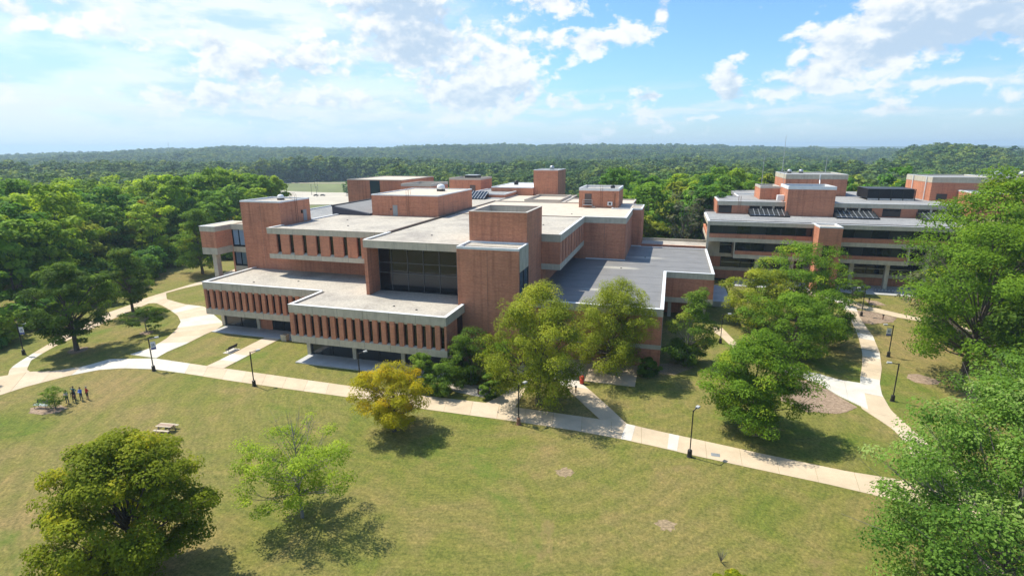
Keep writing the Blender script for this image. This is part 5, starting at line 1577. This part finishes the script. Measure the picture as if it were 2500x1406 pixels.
lamp(27.5, 71.5, 4.9, (-1, .05), 'lamp post right of the pale fork of the curving path')
lamp(32.3, 88.0, 4.9, (-1, .05), 'lamp post with a blue and white banner right of the curving path', 'flat')
lamp(34.2, 107.6, 5.2, (-1, .05), 'lamp post standing in the mulch bed by the back building')
lamp(8.9, 87.5, 4.9, (1, .2), 'lamp post by the small path beside the low wing')
lamp(-93.4, 54.1, 4.9, (.9, .43), 'lamp post with a banner in the shade of the left wood', 'flat')
lamp(-37.6, 57.8, 4.6, (.55, .835), 'lamp post behind the golden maple, only its head showing')

# ------------------------------------------------------------------ furniture
def bench(x, y, rz, label, seat='bench_dark', back='bench_dark'):
    r = empty('bench', (x, y, .05), rz, label, 'bench', 'benches')
    for i in range(4):
        MB().box(-.95, .95, -.22 + i * .125, -.12 + i * .125, .42, .46).build('seat_slat', seat, r)
    for i in range(4):
        z = .52 + i * .11
        yb_ = .28 + i * .03
        MB().box(-.95, .95, yb_, yb_ + .035, z, z + .09).build('back_slat', back, r)
    for s in (-.85, .85):
        MB().tube([(s, -.2, 0), (s, -.2, .42), (s, .25, .42)], .03, 6).tube([(s, .3, 0), (s, .26, .45), (s, .42, .98)], .03, 6).build('leg', 'black_metal', r)
        MB().tube([(s, -.2, .42), (s, -.2, .64), (s, .32, .64)], .025, 6).build('armrest', 'black_metal', r)
    return r
bench(-63.75, 63.8, -math.pi / 2 + .02, 'dark slatted bench on the lawn facing the entrance walk')
slab('bench_pad', (-64.4, -63.1, 62.7, 64.9, -.05, .04), 'slab_pale')
bench(-71.2, 41.75, .1, 'green bench with pale seat slats beside the sapling', 'bench_grey', 'bench_green')
r = empty('picnic_table', (-51.95, 41.55, 0), math.radians(8), 'wooden picnic table standing alone on the lawn', 'picnic table')
for i in range(5):
    MB().box(-.92, .92, -.42 + i * .17, -.27 + i * .17, .72, .76).build('top_board', 'table_wood' if 0 < i < 4 else 'table_pale', r)
for s in (-1, 1):
    for k in range(2):
        MB().box(-.92, .92, s * .72 - .14 + k * .15, s * .72 - .01 + k * .15, .42, .46).build('seat_board', 'table_pale', r)
    MB().box(s * .62 - .05, s * .62 + .05, -.85, .85, .35, .42).build('cross_beam', 'table_wood', r)
    for q in (-1, 1):
        MB().add([(s * .62 - .045, q * .62 - .05, 0), (s * .62 + .045, q * .62 - .05, 0), (s * .62 + .045, q * .62 + .05, 0), (s * .62 - .045, q * .62 + .05, 0),
                  (s * .62 - .045, q * .25 - .05, .72), (s * .62 + .045, q * .25 - .05, .72), (s * .62 + .045, q * .25 + .05, .72), (s * .62 - .045, q * .25 + .05, .72)], BOXF).build('leg', 'table_wood', r)
r = empty('litter_bin', (-9.8, 66.3, .07), 0, 'red litter bin beside the path under the feathery trees', 'bin')
MB().lathe([(.24, 0), (.27, .05), (.30, .82)], n=14).build('barrel', 'red_plastic', r, True)
MB().lathe([(.32, .82), (.33, .90), (.22, 1.05), (.06, 1.10)], n=14).build('lid', 'red_plastic', r, True)
for x, lab in ((-58.9, 'left of two square concrete planters by the entrance'), (-57.7, 'right of two square concrete planters by the entrance')):
    r = empty('planter', (x, 70.1 if x < -58 else 71.0, .05), .05, lab, 'planter', 'concrete planters by the entrance')
    MB().add([(-.42, -.42, 0), (.42, -.42, 0), (.42, .42, 0), (-.42, .42, 0), (-.5, -.5, 1.0), (.5, -.5, 1.0), (.5, .5, 1.0), (-.5, .5, 1.0)], BOXF).build('tub', 'concrete', r)
    MB().box(-.4, .4, -.4, .4, 1.0, 1.03).build('soil', 'bare_soil', r)
for x, y, lab in ((-21.8, 59.5, 'short path light in the gravel bed by the shrubs'), (-10.1, 63.4, 'short path light at the right branch of the path fork'), (37.6, 115.4, 'short path light in the small mulch patch'), (37.3, 106.6, 'short path light in the large mulch bed')):
    r = empty('path_light', (x, y, H(x, y)), 0, lab, 'path light', 'short path lights')
    MB().box(-.07, .07, -.07, .07, 0, .75).build('post', 'rust', r)
    MB().box(-.13, .13, -.13, .13, .75, .92).build('lamp_hood', 'dark_metal', r)
o = box('drain_cover', (5.5, 6.35, 52.5, 53.1, .02, .052), 'grey_metal'); tag(o, 'small metal drain cover set in the tan path', 'drain cover')
# bicycle rack before the back building
r = empty('bicycle_rack', (43, 124.6, 1.3), 0, 'dark bicycle rack of hoops on the paving before the back building', 'bicycle rack')
for i in range(6):
    x = -1.6 + i * .62
    MB().tube([(x + .25 * math.cos(a), .0, .42 + .4 * math.sin(a)) for a in np.linspace(-1.2, 4.3, 12)], .03, 5).build('hoop', 'black_metal', r)
MB().box(-1.9, 1.9, -.03, .03, 0, .06).build('rail', 'black_metal', r)
r = empty('sphere_light', (31.6, 125.0, 1.25), 0, 'small white globe light on a post by the back building paving', 'globe light')
MB().tube([(0, 0, 0), (0, 0, 1.0)], .05, 6).build('post', 'grey_metal', r)
MB().lathe([(.05, 1.0), (.22, 1.12), (.30, 1.3), (.22, 1.5), (.05, 1.6)], n=12).build('globe', 'white_metal', r, True)
# distant masts on the skyline
for th, rr_, hh in ((-47.6, 3300, 75), (-39.8, 4200, 95), (-2.2, 5200, 120), (-12.8, 5000, 80), (-12.4, 5000, 75)):
    x, y = rr_ * math.sin(R(th)), rr_ * math.cos(R(th))
    r = empty('radio_mast', (x, y, H(x, y)), 0, 'hair thin radio mast on the far skyline', 'mast', 'far radio masts')
    MB().tube([(0, 0, 0), (0, 0, hh)], [1.6, .9], 4).build('mast', 'grey_metal', r)

# ------------------------------------------------------------------ people
SKIN = plain('skin', (.42, .25, .17), .6, var=.05)
for nm, c in (('shirt_white', (.70, .66, .68)), ('shirt_teal', (.07, .20, .20)), ('shirt_black', (.03, .03, .032)), ('shirt_blue', (.10, .22, .62)), ('shirt_red', (.52, .03, .025)), ('jeans', (.045, .065, .11)), ('trousers_dark', (.030, .034, .045)), ('shorts_khaki', (.085, .075, .05)), ('hair_dark', (.02, .015, .012)), ('hair_brown', (.07, .045, .03)), ('hair_grey', (.30, .28, .26)), ('shoe', (.05, .05, .05)), ('bag_leather', (.22, .12, .07)), ('device', (.05, .05, .055))):
    plain(nm, c, .8, var=.12, scale=12)
plain('skin_dark', (.16, .085, .055), .6, var=.05)
def person(x, y, rz, ht, pose, shirt, legs, hair, label, skin='skin', shorts=False, long_sleeve=False, longhair=False):
    root = empty('person', (x, y, 0), rz, label, 'person', 'people standing on the lawn')
    s = ht / 1.75
    V = []; E_ = []; RR = []
    def vtx(p, r):
        V.append(tuple(q * s for q in p)); RR.append(r * s if not hasattr(r, '__len__') else tuple(q * s for q in r)); return len(V) - 1
    def ch(start, pts):
        prev = start
        for p, r in pts:
            i = vtx(p, r); E_.append((prev, i)); prev = i
        return prev
    pel = vtx((0, 0, .96), (.16, .115))
    chest = ch(pel, [((0, 0, 1.12), (.145, .105)), ((0, -.01, 1.30), (.17, .12))])
    neck = ch(chest, [((0, .0, 1.45), (.09, .075)), ((0, -.01, 1.52), (.055, .055))])
    ch(neck, [((0, -.02, 1.60), (.075, .085)), ((0, -.025, 1.67), (.078, .092)), ((0, -.015, 1.725), (.055, .065))])
    nose_b = len(V) - 2
    for sd in (-1, 1):
        ft = .03 * sd
        kn = ch(pel, [((sd * .095, 0, .86), (.088, .088)), ((sd * .11 + ft * .3, -.02, .50), (.062, .062)), ((sd * .115 + ft, .02, .12), (.042, .042)), ((sd * .12 + ft, .015, .05), (.045, .045)), ((sd * .13 + ft, -.15, .035), (.042, .03))])
        sh = ch(chest, [((sd * .19, .0, 1.40), (.062, .06))])
        P_ = pose[0] if sd < 0 else pose[1]
        el_, wr = {'down': ((.25, .03, 1.12), (.26, -.02, .88)), 'cross': ((.25, -.06, 1.14), (-.02, -.22, 1.16)), 'hold': ((.24, .0, 1.13), (.10, -.27, 1.13)), 'shade': ((.34, -.10, 1.42), (.13, -.15, 1.66)), 'hip': ((.36, .05, 1.16), (.19, -.06, 1.02))}[P_]
        el_ = (el_[0] * sd, el_[1], el_[2]); wr = (wr[0] * sd, wr[1], wr[2])
        w_ = ch(sh, [(el_, (.045, .045)), (wr, (.030, .032))])
        dv = Vector(wr) - Vector(el_); dv.normalize()
        sd_v = dv.orthogonal().normalized()
        pm = Vector(wr) + dv * .06
        pi = ch(w_, [(tuple(pm), (.036, .022))])
        for fi, L_ in enumerate((.075, .085, .08, .065)):
            o1 = pm + sd_v * (fi - 1.5) * .019 + dv * .03
            o2 = o1 + dv * L_ * .6 + sd_v.cross(dv) * .02
            ch(pi, [(tuple(o1), .009), (tuple(o2), .008)])
        th_ = pm + sd_v * .045
        ch(w_, [(tuple(th_), .010), (tuple(th_ + dv * .045), .009)])
    me = bpy.data.meshes.new('body_cage')
    me.from_pydata(V, E_, [])
    tmp = bpy.data.objects.new('body_cage', me)
    COL.objects.link(tmp)
    sk = tmp.modifiers.new('skin', 'SKIN'); sk.use_smooth_shade = True
    lay = me.skin_vertices[0].data if len(me.skin_vertices) else None
    if lay is None:
        bpy.context.view_layer.objects.active = tmp
        bpy.ops.mesh.customdata_skin_add()
        lay = me.skin_vertices[0].data
    for i, r in enumerate(RR):
        lay[i].radius = r if hasattr(r, '__len__') else (r, r)
        lay[i].use_root = (i == 0)
    tmp.modifiers.new('sub', 'SUBSURF').levels = 1
    tmp.modifiers['sub'].render_levels = 1
    dg = bpy.context.evaluated_depsgraph_get()
    bm_ = bpy.data.meshes.new_from_object(tmp.evaluated_get(dg))
    bpy.data.objects.remove(tmp)
    bm_.name = 'body'
    bm_.materials.clear()
    for k in (skin, shirt, legs, 'shoe'):
        bm_.materials.append(mat(k))
    for p in bm_.polygons:
        c_ = p.center / s
        rxy = abs(c_.x)
        k = 1
        if c_.z > 1.475: k = 0
        elif c_.z < .09: k = 3
        elif c_.z < .97 and rxy < .215: k = (0 if (shorts and c_.z < .52) else 2)
        if c_.z <= 1.475:
            arm = rxy > .225 or c_.y < -.155
            if arm and c_.z > .09 and (c_.z > .8):
                k = 1 if (long_sleeve or c_.z > 1.20 and c_.y > -.15) else 0
        elif rxy > .12 and c_.z < 1.60 and not long_sleeve:
            k = 0
        p.material_index = k
        p.use_smooth = True
    link(bpy.data.objects.new('body', bm_), root)
    # face and hair
    hb = MB()
    hb.lathe([(.02, 1.775), (.07, 1.76), (.096, 1.71), (.098, 1.66), (.085, 1.62 if not longhair else 1.42)], (0, .012), 10)
    hv = [(px_ * s, (py_ + (.03 if pz < 1.70 else 0)) * s, pz * s) for px_, py_, pz in hb.v]
    mesh_obj('hair', hv, hb.f, hair, root, True)
    fb = MB()
    fb.add([(-.012, -.112, 1.645), (.012, -.112, 1.645), (0, -.135, 1.63), (0, -.112, 1.675)], [(0, 1, 2), (1, 3, 2), (3, 0, 2)])
    mesh_obj('nose', [(a * s, b_ * s, c_ * s) for a, b_, c_ in fb.v], fb.f, skin, root)
    eb = MB().box(-.042, -.022, -.116, -.108, 1.668, 1.678).box(.022, .042, -.116, -.108, 1.668, 1.678)
    mesh_obj('eyes', [(a * s, b_ * s, c_ * s) for a, b_, c_ in eb.v], eb.f, 'hair_dark', root)
    return root
p1 = person(-69.75, 43.7, .3, 1.74, ('hold', 'hold'), 'shirt_white', 'jeans', 'hair_brown', 'person in a white shirt and dark jeans holding a controller, leftmost of the group')
person(-70.0, 44.75, .2, 1.72, ('shade', 'hip'), 'shirt_teal', 'jeans', 'hair_dark', 'person in a teal shirt shading the eyes, behind the white shirt')
person(-69.25, 44.15, .6, 1.62, ('down', 'down'), 'shirt_black', 'trousers_dark', 'hair_dark', 'person all in black with long dark hair and a shoulder bag', 'skin_dark', longhair=True, long_sleeve=True)
person(-68.85, 44.75, .2, 1.74, ('cross', 'cross'), 'shirt_blue', 'jeans', 'hair_dark', 'person in a bright blue shirt with arms crossed', long_sleeve=True)
person(-68.35, 45.15, -.1, 1.72, ('down', 'hip'), 'shirt_red', 'shorts_khaki', 'hair_grey', 'person in a red shirt and khaki shorts, rightmost of the group', shorts=True)
r = empty('shoulder_bag', (-68.9, 44.0, .75), .4, 'brown shoulder bag carried by the person in black', 'bag')
MB().box(-.05, .05, -.16, .16, 0, .28).build('pouch', 'bag_leather', r)
MB().tube([(0, -.14, .26), (-.12, -.05, .66), (-.12, .05, .66), (0, .14, .26)], .012, 5).build('strap', 'bag_leather', r)
r = empty('controller', (-69.77 + .3 * math.sin(.3), 43.7 - .3 * math.cos(.3), 1.10), .3, 'small grey drone controller held by the person in white', 'controller')
MB().box(-.1, .1, -.05, .05, 0, .05).build('case', 'device', r)
MB().box(-.08, .08, -.09, -.02, .05, .12).build('screen_holder', 'device', r)

# ------------------------------------------------------------------ haze
zmin = -30.0
hz_ = mesh_obj('haze', bv(-9500, 9500, -2500, 9800, zmin, 96.0), BOXF, 'far_canopy')
hm = bpy.data.materials.new('haze')
hm.use_nodes = True
HN = NT(hm.node_tree)
HN.n.clear()
pv = HN.node('ShaderNodeVolumePrincipled')
pv.inputs['Color'].default_value = (.62, .83, 1.0, 1)
pv.inputs['Density'].default_value = 0.00021
pv.inputs['Anisotropy'].default_value = .2
ho = HN.node('ShaderNodeOutputMaterial')
HN.l.new(pv.outputs[0], ho.inputs['Volume'])
hz_.data.materials.clear()
hz_.data.materials.append(hm)
tag(hz_, 'thin blue summer haze over the whole landscape', 'haze', kind='stuff')
bpy.context.view_layer.update()
